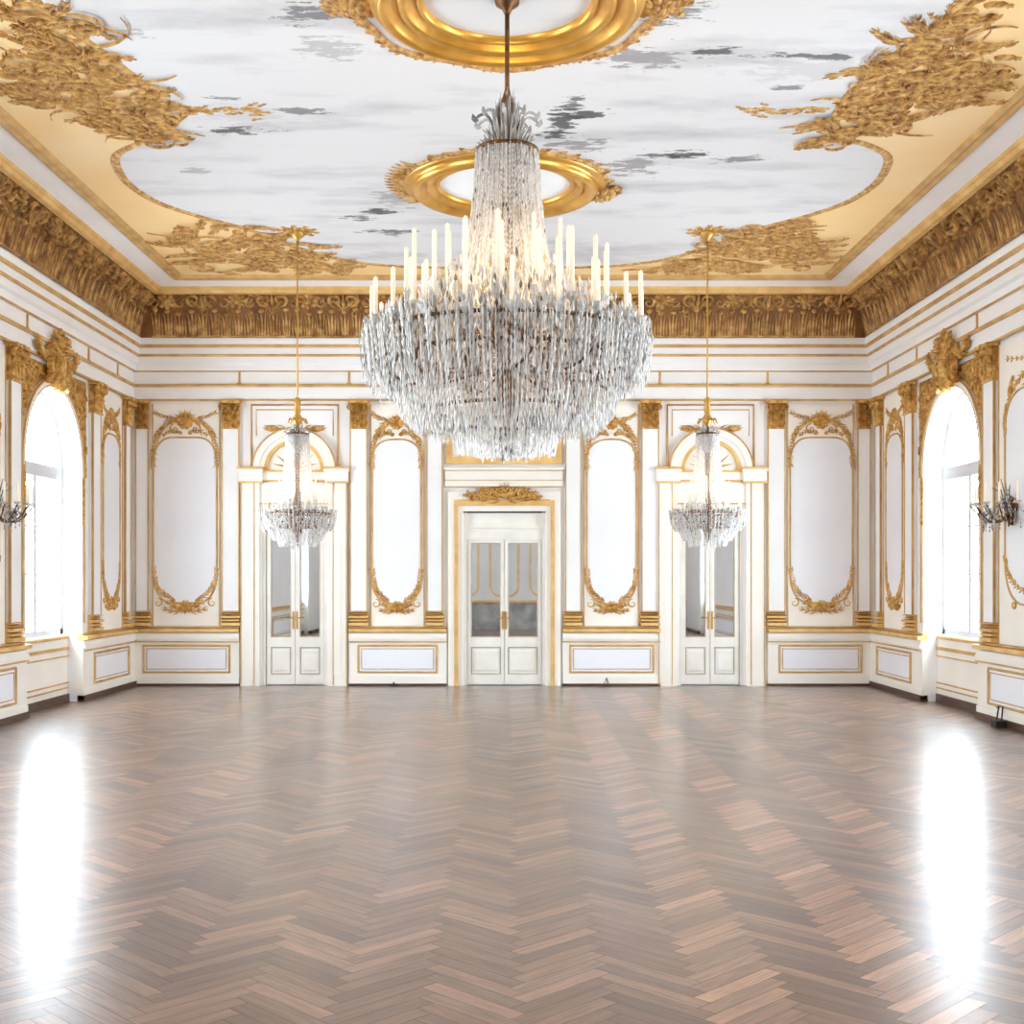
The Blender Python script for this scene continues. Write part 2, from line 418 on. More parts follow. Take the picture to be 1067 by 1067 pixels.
WR, WC, WSP, WTOP = .92, 14.8, 2.94, 3.86          # window arch
WINS = [14.8, 8.9, 3.0]
NICHE, GLASS = .13, .24
def arch_pts(c, r, zs, n=24, flip=False): return [(c+r*math.cos(PI*i/n), zs+r*math.sin(PI*i/n)) for i in range(n+1)]
for side, F in (('left', FL), ('right', FRt)):
    mb = MB()
    cells(mb, F, YR, D, 0, ZC, [(c-WR, c+WR, 0, WTOP) for c in WINS])
    for c in WINS:
        A = arch_pts(c, WR, WSP)
        for i in range(24):   # spandrel strips
            (ua, za), (ub, zb) = A[i], A[i+1]
            mb.add([F(ua, za, 0), F(ub, zb, 0), F(ub, WTOP, 0), F(ua, WTOP, 0)], [(0,1,2,3)])
        path = [(c+WR, 0)]+A+[(c-WR, 0)]
        for i in range(len(path)-1):
            (ua, za), (ub, zb) = path[i], path[i+1]
            mb.add([F(ua, za, 0), F(ub, zb, 0), F(ub, zb, -.36), F(ua, za, -.36)], [(0,1,2,3)])
    mb.build('wall_'+side, M['wall'], kind='structure', fix=False)

# windows
def make_window(num, F, c):
    w = struct('window_%d' % num, F(c, .84, -GLASS))
    t = .075
    A = arch_pts(c, WR, WSP); B = arch_pts(c, WR-t, WSP)
    mb = MB(); mb.band(F, [(c+WR, .86)]+A+[(c-WR, .86)], [(c+WR-t, .86)]+B+[(c-WR+t, .86)], -GLASS-.05, -GLASS+.05)
    mb.box(F, c-WR, c+WR, .86, .93, -GLASS-.05, -GLASS+.05)
    mb.build('window_frame', M['winframe'], w)
    mb = MB(); mb.box(F, c-WR+t, c+WR-t, WSP-.14, WSP+.02, -GLASS-.04, -GLASS+.06); mb.build('transom', M['winframe'], w)
    mb = MB(); mb.box(F, c-.045, c+.045, .93, WSP-.14, -GLASS-.03, -GLASS+.05); mb.build('mullion', M['winframe'], w)
    for z in (1.62, 2.2):
        mb = MB(); mb.box(F, c-WR+t, c+WR-t, z-.012, z+.012, -GLASS-.015, -GLASS+.015); mb.build('glazing_bar', M['winframe'], w)
    mb = MB(); P = [(c-WR+t, .9), (c+WR-t, .9)]+B; mb.poly(F, P, -GLASS); mb.build('pane', M['glass'], w, fix=False)
    # panelled apron below the sill, set back in the niche
    mb = MB(); mb.box(F, c-WR, c+WR, 0, .86, -.36, -NICHE); a = mb.build('window_apron', M['cream'], w)
    mb = MB()
    for z0, z1 in ((.80, .835), (.66, .70), (.575, .59), (.235, .25), (.17, .185)):
        mb.box(F, c-WR, c+WR, z0, z1, -NICHE, -NICHE+.025)
    mb.build('gold_fillet', M['goldline'], a)
    mb = MB(); mb.box(F, c-WR, c+WR, 0, .10, -NICHE, -NICHE+.03); mb.build('plinth', M['skirt'], a)
k = 1
for c in WINS:
    for F in (FL, FRt): make_window(k, F, c); k += 1

# ------------------------------------------------------------------ entablature, frieze and ceiling, swept round the room
def sweep(mb, prof, closed_prof=False):
    cs = []
    for n, z in prof:
        cs.append([(-HW+n, YR+n, z), (HW-n, YR+n, z), (HW-n, D-n, z), (-HW+n, D-n, z)])
    o = len(mb.v)
    mb.v += [p for r in cs for p in r]
    for i in range(len(prof)-1):
        for k in range(4):
            mb.f.append((o+i*4+k, o+i*4+(k+1) % 4, o+(i+1)*4+(k+1) % 4, o+(i+1)*4+k))
mb = MB()
sweep(mb, [(0, CH), (.05, CH), (.05, 4.35), (.075, 4.37), (.04, 4.39), (.04, 4.56), (.085, 4.58), (.09, 4.66), (.125, 4.69), (.13, 4.78), (.15, 4.80), (.155, 4.90), (.18, 4.94), (.19, 5.03), (.0, 5.04)])
ent = mb.build('trim_1', M['wall'], kind='structure', fix=False)
for (n, z0, z1, w) in ((.05, CH-.015, CH+.012, .02), (.055, 4.345, 4.385, .035), (.045, 4.565, 4.58, .05), (.125, 4.775, 4.81, .035), (.15, 4.90, 4.945, .04)):
    mb = MB(); sweep(mb, [(n-.02, z0), (n+w-.006, z0), (n+w, (z0+z1)/2), (n+w-.006, z1), (n-.02, z1)])
    mb.build('gold_fillet', M['goldline'], ent, fix=False)
for F, us in ((FB, (px(250), px(364), px(457), px(593), px(687), px(799))), (FL, (10.9, 13.95, 16.0, 17.2)), (FRt, (10.9, 13.95, 16.0, 17.2))):
    for u in us:
        mb = MB(); mb.box(F, u-.014, u+.014, 4.39, 4.57, .03, .058); mb.box(F, u-.03, u+.03, 4.385, 4.41, .03, .065); mb.build('divider_fillet', M['goldline'], ent)
# gilded cove
def cove(t):   # t 0..1 -> (n, z), concave
    a = t*PI/2
    return (.2+.28*(1-math.cos(a))*.6+.28*t*.4, 5.035+.6*math.sin(a)*.55+.6*t*.45)
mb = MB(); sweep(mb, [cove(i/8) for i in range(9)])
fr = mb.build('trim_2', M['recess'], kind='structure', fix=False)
def covemap(F):
    def f(u, v, h):
        n, z = cove(max(0, min(1, v/.66)))
        n2, z2 = cove(max(0, min(1, v/.66))+.02)
        tn, tz = n2-n, z2-z; l = math.hypot(tn, tz) or 1
        return F(u, z-h*tn/l*.3, n+h*tz/l) if False else F(u, z-h*(tn/l), n+h*(tz/l))
    return f
def frieze_run(F, u0, u1, unit, seed, dense=False):
    r = random.Random(seed); G = covemap(F); n = max(1, round((u1-u0)/unit)); st = (u1-u0)/n
    mb = MB()
    for i in range(n):
        c = u0+st*(i+.5); s = st/.5
        # lower rank: upright acanthus leaves with folded-over tips and flutes between
        for k in range(3):
            u = c+(k-1)*st/3+r.uniform(-.012, .012); tip = r.uniform(.29, .36)
            mb.stroke(G, [(u, .01), (u, .10), (u, .2), (u+r.uniform(-.01, .01), tip)], .034*s, .035)
            mb.dome(G, u, tip, .045*s, .035, .06)
            if dense:
                for sg in (1, -1): mb.stroke(G, [(u+sg*.034*s, .01), (u+sg*.04*s, .1), (u+sg*.045*s, .2), (u+sg*.062*s, .30)], .022*s, .03)
            mb.stroke(G, [(u+st/6, .01), (u+st/6, .12), (u+st/6+r.uniform(-.01, .01), .24)], .018*s, .022)
        # upper rank: rosette or shell between scrolls
        if i % 2 == 0:
            rosette(mb, G, c, .49, .14*s, 8, .07)
            mb.dome(G, c, .49, .06*s, .06, .11)
            for sg in (1, -1): mb.stroke(G, spiral(c+sg*.19*s, .45, .085*s, 1.3, PI/2, sg), .022, .05)
        else:
            for sg in (1, -1):
                mb.stroke(G, spiral(c+sg*.11*s, .50, .11*s, 1.4, -PI/2, sg), .028, .06)
                leaf(mb, G, c+sg*.02, .34, PI/2-sg*.5, .25, -sg*1.1, .018, .04, 4)
            mb.stroke(G, [(c, .32), (c, .45), (c, .62)], .034, .06, taper='leaf')
        for k in range(5):
            leaf(mb, G, c+r.uniform(-.5, .5)*st, r.uniform(.38, .6), r.uniform(0, 2*PI), r.uniform(.08, .16), r.uniform(-2, 2), .012, .035, 3)
        for k in range(3):
            mb.stroke(G, spiral(c+r.uniform(-.5, .5)*st, r.uniform(.25, .58), r.uniform(.04, .07), 1.1, r.uniform(0, 6), r.choice((-1, 1)), 10), .012, .035)
        mb.stroke(G, [(c-st/2+.004, .015), (c, .02), (c+st/2-.004, .015)], .014, .03, taper=False)
    return mb
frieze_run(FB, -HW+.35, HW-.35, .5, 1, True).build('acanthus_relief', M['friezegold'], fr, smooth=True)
frieze_run(FL, 7.5, D-.35, .5, 2).build('acanthus_relief', M['friezeshade'], fr, smooth=True)
frieze_run(FRt, 7.5, D-.35, .5, 3).build('acanthus_relief', M['friezeshade'], fr, smooth=True)
# gilded edges and white strip, then the ceiling plane
mb = MB(); sweep(mb, [(.47, 5.60), (.53, 5.61), (.55, 5.65), (.57, 5.655), (.58, 5.69)]); mb.build('cove_edge_moulding', M['ochre'], fr, fix=False)
mb = MB(); sweep(mb, [(.56, 5.685), (.60, 5.695), (.88, 5.74), (.9, ZC)])
mb.build('trim_3', M['wall'], kind='structure', fix=False)
mb = MB(); sweep(mb, [(.84, ZC), (.85, 5.715), (.88, 5.70), (.91, 5.715), (.93, 5.72), (.955, 5.705), (.985, 5.72), (1.0, ZC)])
em = mb.build('trim_4', M['goldline'], kind='structure', fix=False)
mb = MB(); mb.add([(-HW+.84, YR+.84, ZC), (HW-.84, YR+.84, ZC), (HW-.84, D-.84, ZC), (-HW+.84, D-.84, ZC)], [(0,1,2,3)])
ceil = mb.build('ceiling', M['ceilgold'], kind='structure', fix=False)
mb = MB(); mb.box(lambda u, z, n: (u, n, z), -HW-.2, HW+.2, ZC+.05, ZC+.15, YR-.2, D+.2); mb.build('ceiling_slab', M['wall'], ceil)
YM = 8.83
half = [(0,16.55), (1.2,16.5), (2.0,16.2), (2.6,15.5), (3.0,14.75), (3.5,14.15), (3.8,13.65), (3.92,13.1), (3.9,12.6), (3.78,12.15), (3.5,11.85), (3.2,11.65), (3.02,11.2), (2.98,10.6), (3.1,9.9), (3.28,9.2)]
q = half+[(3.33, YM)]+[(x, 2*YM-y) for x, y in half[::-1]]
outline = catmull(q+[(-x, y) for x, y in q[::-1][1:-1]], True, 5)
BLK, GRY = (62,62,60), (150,146,148)
def cp(X, Y): y = 1285*4.15/(600-Y); return ((X-527)*y/1285+.04, y)
spots = []
for X, Y, rx, ry, dk, col in ((330,15,.28,.16,.85,(110,108,112)), (345,50,.22,.2,.5,GRY), (585,125,.16,.3,.9,BLK), (610,118,.2,.12,.9,BLK), (598,108,.1,.2,.8,BLK), (580,140,.16,.16,.9,BLK), (600,150,.32,.2,.7,(120,112,108)), (660,172,.25,.3,.75,(130,122,120)), (712,160,.2,.13,.95,BLK),
    (670,58,.45,.2,.7,(128,124,126)), (690,12,.3,.2,.75,(110,108,112)), (740,52,.2,.1,.85,BLK), (845,57,.42,.07,.85,BLK), (820,90,.2,.05,.7,BLK), (395,220,.16,.16,.9,BLK), (415,205,.22,.35,.6,(138,130,128)), (375,226,.2,.14,.8,BLK), (405,241,.3,.12,.8,BLK), (245,134,.34,.1,.9,BLK), (230,101,.2,.05,.7,BLK), (205,177,.14,.1,.6,GRY), (318,115,.2,.08,.7,BLK), (770,165,.3,.1,.7,BLK), (690,160,.2,.08,.8,BLK), (260,120,.4,.3,.22,GRY), (840,70,.5,.3,.22,GRY), (570,265,.5,.2,.2,GRY), (420,265,.5,.2,.3,GRY), (130,35,.2,.1,.5,GRY)):
    x, y = cp(X, Y); spots.append((x, y, rx*1.15, ry*1.15, dk, col))
mb = MB(); k = len(outline)
mb.poly(FCEIL, outline, .012)
mb.build('painted_field', ceiling_white(spots), ceil, fix=False)
mb = MB(); mb.stroke(FCEIL, outline, .04, .028, closed=True, h0=0); mb.stroke(FCEIL, [(x*1.012, YM+(y-YM)*1.008) for x, y in outline], .025, .02, closed=True)
mb.build('field_moulding', M['orngold'], ceil, smooth=True)

# gilded tangles of foliage on the ceiling
def tangle(name, label, poly, n, seed, Lr=(.25, .5), dirx=.5, extra=None, group='gilded foliage on the ceiling'):
    r = random.Random(seed); mb = MB()
    xs = [p[0] for p in poly]; ys = [p[1] for p in poly]
    done = 0
    while done < n:
        p = (r.uniform(min(xs), max(xs)), r.uniform(min(ys), max(ys)))
        if not inside(p, poly): continue
        done += 1
        a = r.gauss(0, dirx)+(PI if r.random() < .5 else 0)
        hh = r.uniform(.012, .035)
        m = done % 5
        if m == 0: mb.stroke(FCEIL, spiral(p[0], p[1], r.uniform(.1, .2), 1.3, r.uniform(0, 6), r.choice((-1, 1))), .013, .035, h0=hh)
        elif m == 1: mb.stroke(FCEIL, arc_path(p[0], p[1], a, r.uniform(.3, .7), r.uniform(-2.4, 2.4), 10), .011, .03, h0=hh)
        else: leaf(mb, FCEIL, p[0], p[1], a, r.uniform(*Lr), r.uniform(-1.6, 1.6), .0085, .03, 4, h0=hh)
    if extra: extra(mb, r)
    o = mb.build(name, M['orngold'], smooth=True)
    return tag(o, label, 'ceiling ornament', group)
backc = [(2.0,16.75), (2.4,15.4), (2.75,14.75), (3.1,14.5), (3.5,14.35), (3.9,14.9), (4.15,15.6), (4.2,16.2), (3.8,16.75)]
sidec = [(3.1,11.95), (2.95,11.3), (2.95,10.4), (3.05,9.6), (3.15,9.0), (3.5,9.0), (3.75,9.7), (4.15,10.3), (4.05,10.7), (3.75,10.75), (3.65,11.15), (3.4,11.6)]
def branch(sg):
    def f(mb, r):
        for k in range(26):
            t = r.random(); x = sg*(2.95-.8*t); y = 10.95+r.gauss(0, .07)*(1.6 if t > .55 else .6)
            leaf(mb, FCEIL, x, y, (PI if sg > 0 else 0)+r.gauss(0, .5), r.uniform(.1, .24), r.uniform(-1, 1), .014, .03, 2)
        # big looping scrolls on the wall side
        for (cx, cy, rad) in ((3.85, 10.1, .32), (3.9, 10.65, .26), (3.45, 9.1, .2), (3.55, 11.3, .2)):
            mb.stroke(FCEIL, spiral(sg*cx, cy, rad, 1.2, 0, sg, 20), .026, .045)
            for q in range(7):
                a = q*.85; leaf(mb, FCEIL, sg*cx+rad*.8*math.cos(a), cy+rad*.8*math.sin(a), a+.9, .24, 1.0, .011, .035, 4)
    return f
tangle('ceiling_foliage', 'gilded foliage clump in the ceiling corner above the left end of the back wall', [(-x, y) for x, y in backc], 140, 11)
tangle('ceiling_foliage', 'gilded foliage clump in the ceiling corner above the right end of the back wall', backc, 140, 12)
tangle('ceiling_foliage', 'gilded scrolling foliage with a branch on the ceiling above the left side wall', [(-x, y) for x, y in sidec], 135, 13, dirx=.9, extra=branch(-1))
tangle('ceiling_foliage', 'gilded scrolling foliage with a branch on the ceiling above the right side wall', sidec, 135, 14, dirx=.9, extra=branch(1))

# ceiling medallions
def medallion_ring(c, prof, name, mm, parent, seg=72):
    mb = MB(); mb.lathe([(r, -h) for r, h in prof], (c[0], c[1], ZC), seg); return mb.build(name, mm, parent, smooth=True, fix=False)
CX, CY = .05, YM
t = thing('ceiling_medallion', 'large round gold medallion on the ceiling above the great chandelier', 'ceiling medallion', (CX, CY, ZC))
medallion_ring((CX, CY), [(.60,.012), (.61,.07), (.645,.075), (.65,.03), (.69,.035), (.72,.09), (.77,.11), (.79,.06), (.82,.06), (.85,.12), (.90,.14), (.93,.13), (.94,.07), (.97,.08), (.99,.06), (1.0,.012)], 'gilded_ring', M['brightgold'], t)
mb = MB(); mb.lathe([(.001, -.02), (.605, -.02)], (CX, CY, ZC), 48); mb.build('painted_disc', ceiling_white([], 'grey_marbled_plaster', (222,220,220), 5), t, fix=False)
def lob(a, r0=1.16): return r0+.035*math.cos(8*a)+.03*abs(math.sin(a))**6
out2 = [(CX+lob(2*PI*i/96)*math.cos(2*PI*i/96), CY+lob(2*PI*i/96)*math.sin(2*PI*i/96)) for i in range(96)]
mb = MB(); mb.stroke(FCEIL, out2, .03, .04, closed=True, h0=.01)
r_ = random.Random(5)
for k in range(48):
    a = 2*PI*k/48; rr_ = lob(a)
    for sg in (1, -1): mb.stroke(FCEIL, arc_path(CX+rr_*math.cos(a), CY+rr_*math.sin(a), a+sg*1.1+r_.uniform(-.3, .3), .1, -sg*1.4, 5), .016, .04, h0=.01)
for a in (PI/2, PI/2+.62, PI/2-.62, -PI/2):
    for da in (-.5, 0, .5): leaf(mb, FCEIL, CX+1.14*math.cos(a), CY+1.14*math.sin(a), a+da, .14, da, .02, .04, 2, h0=.01)
mb.build('scrolled_border', M['orngold'], t, smooth=True)
for sx in (-1, 1):
    mb = MB(); rosette(mb, FCEIL, CX+sx*1.13, CY+.12, .16, 9, .06)
    for k in range(12): leaf(mb, FCEIL, CX+sx*1.13, CY+.12, k*.52, .24, r_.uniform(-1, 1), .02, .05, 3)
    mb.build('rosette', M['orngold'], t, smooth=True)
CX2, CY2 = .03, 13.0
t = thing('ceiling_medallion', 'smaller round gold medallion with white centre on the ceiling, beyond the great chandelier', 'ceiling medallion', (CX2, CY2, ZC))
medallion_ring((CX2, CY2), [(.69,.012), (.695,.06), (.72,.065), (.725,.03), (.75,.035), (.77,.08), (.81,.095), (.83,.05), (.85,.05), (.88,.11), (.95,.135), (.98,.09), (.99,.05), (1.03,.07), (1.06,.05), (1.07,.012)], 'gilded_ring', M['brightgold'], t)
mb = MB(); mb.lathe([(.001, -.02), (.695, -.02)], (CX2, CY2, ZC), 48); mb.build('painted_disc', M['wall'], t, fix=False)
mb = MB(); r_ = random.Random(6); mb.stroke(FCEIL, [(CX2+1.06*math.cos(2*PI*i/64), CY2+1.06*math.sin(2*PI*i/64)) for i in range(64)], .03, .05, closed=True)
for k in range(40):
    a = 2*PI*k/40
    leaf(mb, FCEIL, CX2+1.05*math.cos(a), CY2+1.05*math.sin(a), a+r_.choice((-1, 1))*.9, .15, r_.uniform(-1, 1), .018, .04, 2, h0=.01)
for k in range(16):
    a = PI-.55+1.1*k/15
    mb.stroke(FCEIL, arc_path(CX2+1.0*math.cos(a), CY2+1.0*math.sin(a), a+.15*(k-8)/8, .27, .2, 6), .03, .05)
mb.build('leaf_border', M['orngold'], t, smooth=True)
mb = MB(); rosette(mb, FCEIL, CX2+1.02, CY2+.2, .17, 9, .08, h0=.05)
for k in range(16): leaf(mb, FCEIL, CX2+1.02, CY2+.2, k*.4, .25, r_.uniform(-1, 1), .02, .06, 3, h0=.02)
mb.build('rosette', M['orngold'], t, smooth=True)

# ------------------------------------------------------------------ dado, skirting
ZD = .86
def dado_run(F, u0, u1, num, panels, ends=True):
    t = struct('trim_%d' % num, F((u0+u1)/2, 0, .05))
    mb = MB(); mb.box(F, u0, u1, .02, .70, 0, .07); mb.box(F, u0, u1, .02, .145, .07, .085); mb.box(F, u0, u1, .675, .72, .07, .10); mb.box(F, u0, u1, .70, .77, 0, .085); d = mb.build('dado_board', M['cream'], t)
    mb = MB(); mb.taperbox(F, (u0, u1, .765, .845), (u0-.0, u1+.0, .785, .83), 0, .13); mb.build('dado_rail', M['ochre'], t)
    mb = MB(); mb.box(F, u0, u1, .635, .65, .07, .10); mb.box(F, u0, u1, .845, .86, 0, .075); mb.build('gold_fillet', M['goldline'], t)
    for a, b in panels:
        mb = MB(); mb.box(F, a, b, .20, .585, .07, .073); p = mb.build('dado_panel', M['field'], t)
        mb = MB(); mb.stroke(F, rect(a, b, .20, .585), .016, .022, closed=True, h0=.07); mb.stroke(F, rect(a+.045, b-.045, .245, .54), .008, .012, closed=True, h0=.07); mb.build('panel_moulding', M['goldline'], p)
n_ = 5
for u0, u1, pn in ((-HW+.07, px(250), [(px(151), px(240))]), (px(364), px(465.5), [(px(374), px(455))]), (px(586), px(687.5), [(px(594), px(680))]), (px(799), HW-.07, [(px(811), px(896))])):
    dado_run(FB, u0, u1, n_, pn); n_ += 1
for F in (FL, FRt):
    dado_run(F, WC+WR, D, n_, [(16.15, 17.62)]); n_ += 1
    dado_run(F, 8.9+WR, WC-WR, n_, [(10.15, 13.55)]); n_ += 1
    dado_run(F, 3.0+WR, 8.9-WR, n_, [(4.25, 7.65)]); n_ += 1
for side, F in (('left', FL), ('right', FRt)):
    mb = MB()
    for a, b in ((WC+WR, D), (8.9+WR, WC-WR), (3.0+WR, 8.9-WR), (YR, 3.0-WR)): mb.box(F, a, b, 0, .075, 0, .10)
    mb.build('baseboard_'+side, M['skirt'], kind='structure')
mb = MB()
for a, b in ((-HW, px(250)), (px(364), px(465.5)), (px(586), px(687.5)), (px(799), HW)): mb.box(FB, a, b, 0, .035, 0, .09)
mb.build('baseboard_back', M['skirt'], kind='structure')
# the wall behind the camera is seen in the mirrored door leaves
mb = MB(); mb.box(FREAR, -HW, HW, 0, .8, 0, .06); mb.build('rear_dado', M['reardado'], wr)
mb = MB()
for k in range(9):
    u = -4.8+k*1.2
    mb.stroke(FREAR, rounded(u-.42, u+.42, 1.0, 3.9, .3, .3, .3, 5), .03, .03, closed=True)
mb.box(FREAR, -HW, HW, .8, .87, 0, .12)
mb.build('rear_moulding', M['ochre'], wr)

# ------------------------------------------------------------------ pilasters
def capital(mb, F, c, w, z0, z1, n0):
    h = z1-z0
    mb.taperbox(F, (c-w*.5, c+w*.5, z0, z1-.05), (c-w*.5, c+w*.5, z0, z1-.05), 0, n0)
    mb.box(F, c-w*.58, c+w*.58, z1-.045, z1, 0, n0+.075)
    G = lambda u, v, n: F(c+u*(1+.14*v/h), z0+v, n0+n+.05*(v/h)**2)
    for row, (m, vb, L) in enumerate(((4, .0, h*.42), (3, h*.2, h*.5))):
        for k in range(m):
            u = (k-(m-1)/2)*w/m
            leaf(mb, G, u, vb, PI/2, L, 0, w*.055, .03+.015*row, 3, h0=0, spread=.9)
            mb.dome(G, u, vb+L, w*.09, w*.07, .05+.02*row)
    for sg in (1, -1):
        mb.stroke(G, spiral(sg*w*.42, h*.76, w*.17, 1.5, -PI/2, sg, 16), w*.06, .05)
        mb.stroke(G, spiral(sg*w*.13, h*.78, w*.11, 1.3, -PI/2, -sg, 14), w*.045, .05)
        mb.stroke(G, arc_path(sg*w*.1, h*.45, PI/2-sg*.3, h*.4, -sg*.8), w*.05, .04)
    rosette(mb, G, 0, h*.92, w*.13, 6, .05)
    mb.box(F, c-w*.52, c+w*.52, z0-.025, z0, 0, n0+.02)
def pilaster(F, c, w, label, zt=CH, cap=True, group='white and gold pilasters'):
    F0 = F; F = lambda u, z, n: F0(u, z, n+.004)
    t = thing('pilaster', label, 'pilaster', F(c, ZD, 0), group)
    mb = MB(); mb.box(F, c-w/2, c+w/2, 1.09, zt-.40, 0, .06); sh = mb.build('shaft', M['wall'], t)
    mb = MB()
    for sg in (-1, 1): mb.box(F, c+sg*w/2-.008, c+sg*w/2+.008, 1.09, zt-.40, .04, .068)
    mb.build('gold_edge', M['goldline'], sh)
    mb = MB(); capital(mb, F, c, w*1.05, zt-.40, zt-.015, .07); mb.build('capital', M['gold'], t, smooth=False)
    mb = MB()
    for z0, z1, e in ((ZD+.003, .93, .028), (.93, .975, .016), (.975, 1.03, .03), (1.03, 1.06, .014), (1.06, 1.09, .024)):
        mb.taperbox(F, (c-w/2-e, c+w/2+e, z0, z1), (c-w/2-e+.008, c+w/2+e-.008, z0+.012, z1-.012), 0, .07+e)
    mb.build('base', M['ochre'], t)
PW_ = .24
names_b = [(px(149), .18, 'pilaster in the left corner of the back wall'), (px(241), PW_, 'pilaster left of the left side door'), (px(374), PW_, 'pilaster right of the left side door'), (px(453), .22, 'pilaster left of the central door'),
           (px(597), .22, 'pilaster right of the central door'), (px(677), PW_, 'pilaster left of the right side door'), (px(808), PW_, 'pilaster right of the right side door'), (px(899), .18, 'pilaster in the right corner of the back wall')]
for c, w, l in names_b: pilaster(FB, c, w, 'white pilaster with gold capital, '+l[9:])
for sd, F in (('left', FL), ('right', FRt)):
    pilaster(F, 17.62, .22, 'white pilaster with gold capital at the far end of the %s side wall' % sd)
    pilaster(F, 16.28, .30, 'white pilaster with gold capital on the %s wall, just beyond the arched window' % sd)
    pilaster(F, 13.59, .30, 'white pilaster with gold capital on the %s wall, this side of the arched window' % sd)

# ------------------------------------------------------------------ gilded wall panels
def wall_panel(F, u0, u1, label, z0=1.0, z1=4.1, f0=None, f1=None, zt=3.72, zb=1.18, oval=.5, seed=1, rich=1.0):
    """cream panel u0..u1 with a moulded white field f0..f1 and gilt crest / foot ornaments"""
    r = random.Random(seed); c = (f0+f1)/2; w = f1-f0
    F0 = F; F = lambda u, z, n: F0(u, z, n+.004)
    t = thing('gilded_panel', label, 'wall panel', F((u0+u1)/2, z0, 0), 'white wall panels with gilt scrollwork')
    mb = MB(); mb.box(F, u0, u1, .87, z1, 0, .02); b = mb.build('backing', M['cream'], t)
    for u in (u0+.012, u1-.012):
        mb = MB(); mb.box(F, u-.007, u+.007, .87, z1, .02, .03); mb.build('gold_edge', M['goldline'], b)
    ol = rounded(f0, f1, zb, zt, w*oval, min(w*.42, .42), min(w*.5, .5), 9, .85)
    mb = MB(); mb.prism(F, ol, .02, .026); mb.build('field', M['field'], t)
    mb = MB(); mb.stroke(F, ol, .014, .024, closed=True, h0=.02); mb.build('moulding', M['goldline'], t, smooth=True)
    G = lambda u, v, n: F(u, v, n+.022)
    # crest
    mb = MB(); zc = zt+.24; s = min(1, w/.95)
    rosette(mb, G, c, zc, .13*max(s, .8), 9, .05)
    for k in range(7): leaf(mb, G, c, zc-.03, PI/2+(k-3)*.42, .21*max(s, .75), 0, .016, .035, 2)
    for sg in (1, -1):
        mb.stroke(G, spiral(c+sg*.16*s, zc-.12, .08, 1.3, PI/2, -sg), .014, .03)
        garland(mb, G, catmull([(c+sg*.1*s, zc+.02), (c+sg*w*.26, zc-.02), (c+sg*w*.42, zt+.06), (f0 if sg < 0 else f1, zt-.2), (f0 if sg < 0 else f1, zt-.42)], False, 6), .012, .022, .075, 1, r)
        garland(mb, G, catmull([(c+sg*.05*s, zt+.06), (c+sg*w*.2, zt+.10), (c+sg*w*.36, zt+.03)], False, 4), .011, .02, .06, 1, r)
        garland(mb, G, catmull([(c+sg*w*.2, zc+.04), (c+sg*w*.36, zc+.07), (c+sg*w*.5, zc+.13)], False, 4), .01, .018, .06, 1, r)
        leaf(mb, G, c+sg*w*.47, zt-.05, PI/2+sg*.3, .25, sg*.6, .016, .03, 3)
    mb.build('crest_ornament', M['gold'], t, smooth=True)
    mb = MB(); zf = zb-.06
    for k in range(5): leaf(mb, G, c, zf+.03, -PI/2+(k-2)*.45, .15*max(s, .8), 0, .018, .035, 2)
    rosette(mb, G, c, zf+.02, .085, 7, .045)
    for sg in (1, -1):
        leaf(mb, G, c+sg*.04, zf, PI/2-sg*(PI/2-.12), w*.3, sg*.5, .024, .04, 4)
        leaf(mb, G, c+sg*.04, zf-.05, PI/2-sg*(PI/2+.15), w*.34, sg*.7, .02, .035, 3)
        garland(mb, G, catmull([(c+sg*w*.16, zb+.02), (c+sg*w*.34, zb+.13), (c+sg*w*.46, zb+.27), (c+sg*w*.5, zb+.5)], False, 6), .013, .024, .075, 1, r)
        mb.stroke(G, spiral(c+sg*w*.43, zb+.0, .07, 1.2, PI/2, sg), .012, .022)
    mb.build('foot_ornament', M['gold'], t, smooth=True)
wall_panel(FB, px(158.8), px(229.6), 'wide white panel with gilt crest between the left corner and the left side door', f0=px(160.5), f1=px(226), zt=pz(456), zb=pz(628), oval=.32, seed=1)
wall_panel(FB, px(385.4), px(442.6), 'white oval panel with gilt crest between the left side door and the central door', f0=px(388), f1=px(438.5), zt=pz(458), zb=pz(629), oval=.46, seed=2)
wall_panel(FB, px(607.4), px(665.6), 'white oval panel with gilt crest between the central door and the right side door', f0=px(611.5), f1=px(662.5), zt=pz(458), zb=pz(629), oval=.46, seed=3)
wall_panel(FB, px(819.4), px(889.2), 'wide white panel with gilt crest between the right side door and the right corner', f0=px(823), f1=px(887.5), zt=pz(456), zb=pz(628), oval=.32, seed=4)
for sd, F in (('left', FL), ('right', FRt)):
    wall_panel(F, 16.475, 17.475, 'narrow white panel with gilt crest on the %s wall between window and corner' % sd, f0=16.62, f1=17.34, zt=3.55, zb=1.28, oval=.45, seed=5)
    wall_panel(F, 9.9, 13.40, 'large white panel with gilt scrollwork behind the crystal wall light on the %s wall' % sd, f0=10.15, f1=13.2, zt=3.55, zb=1.3, oval=.16, seed=6)

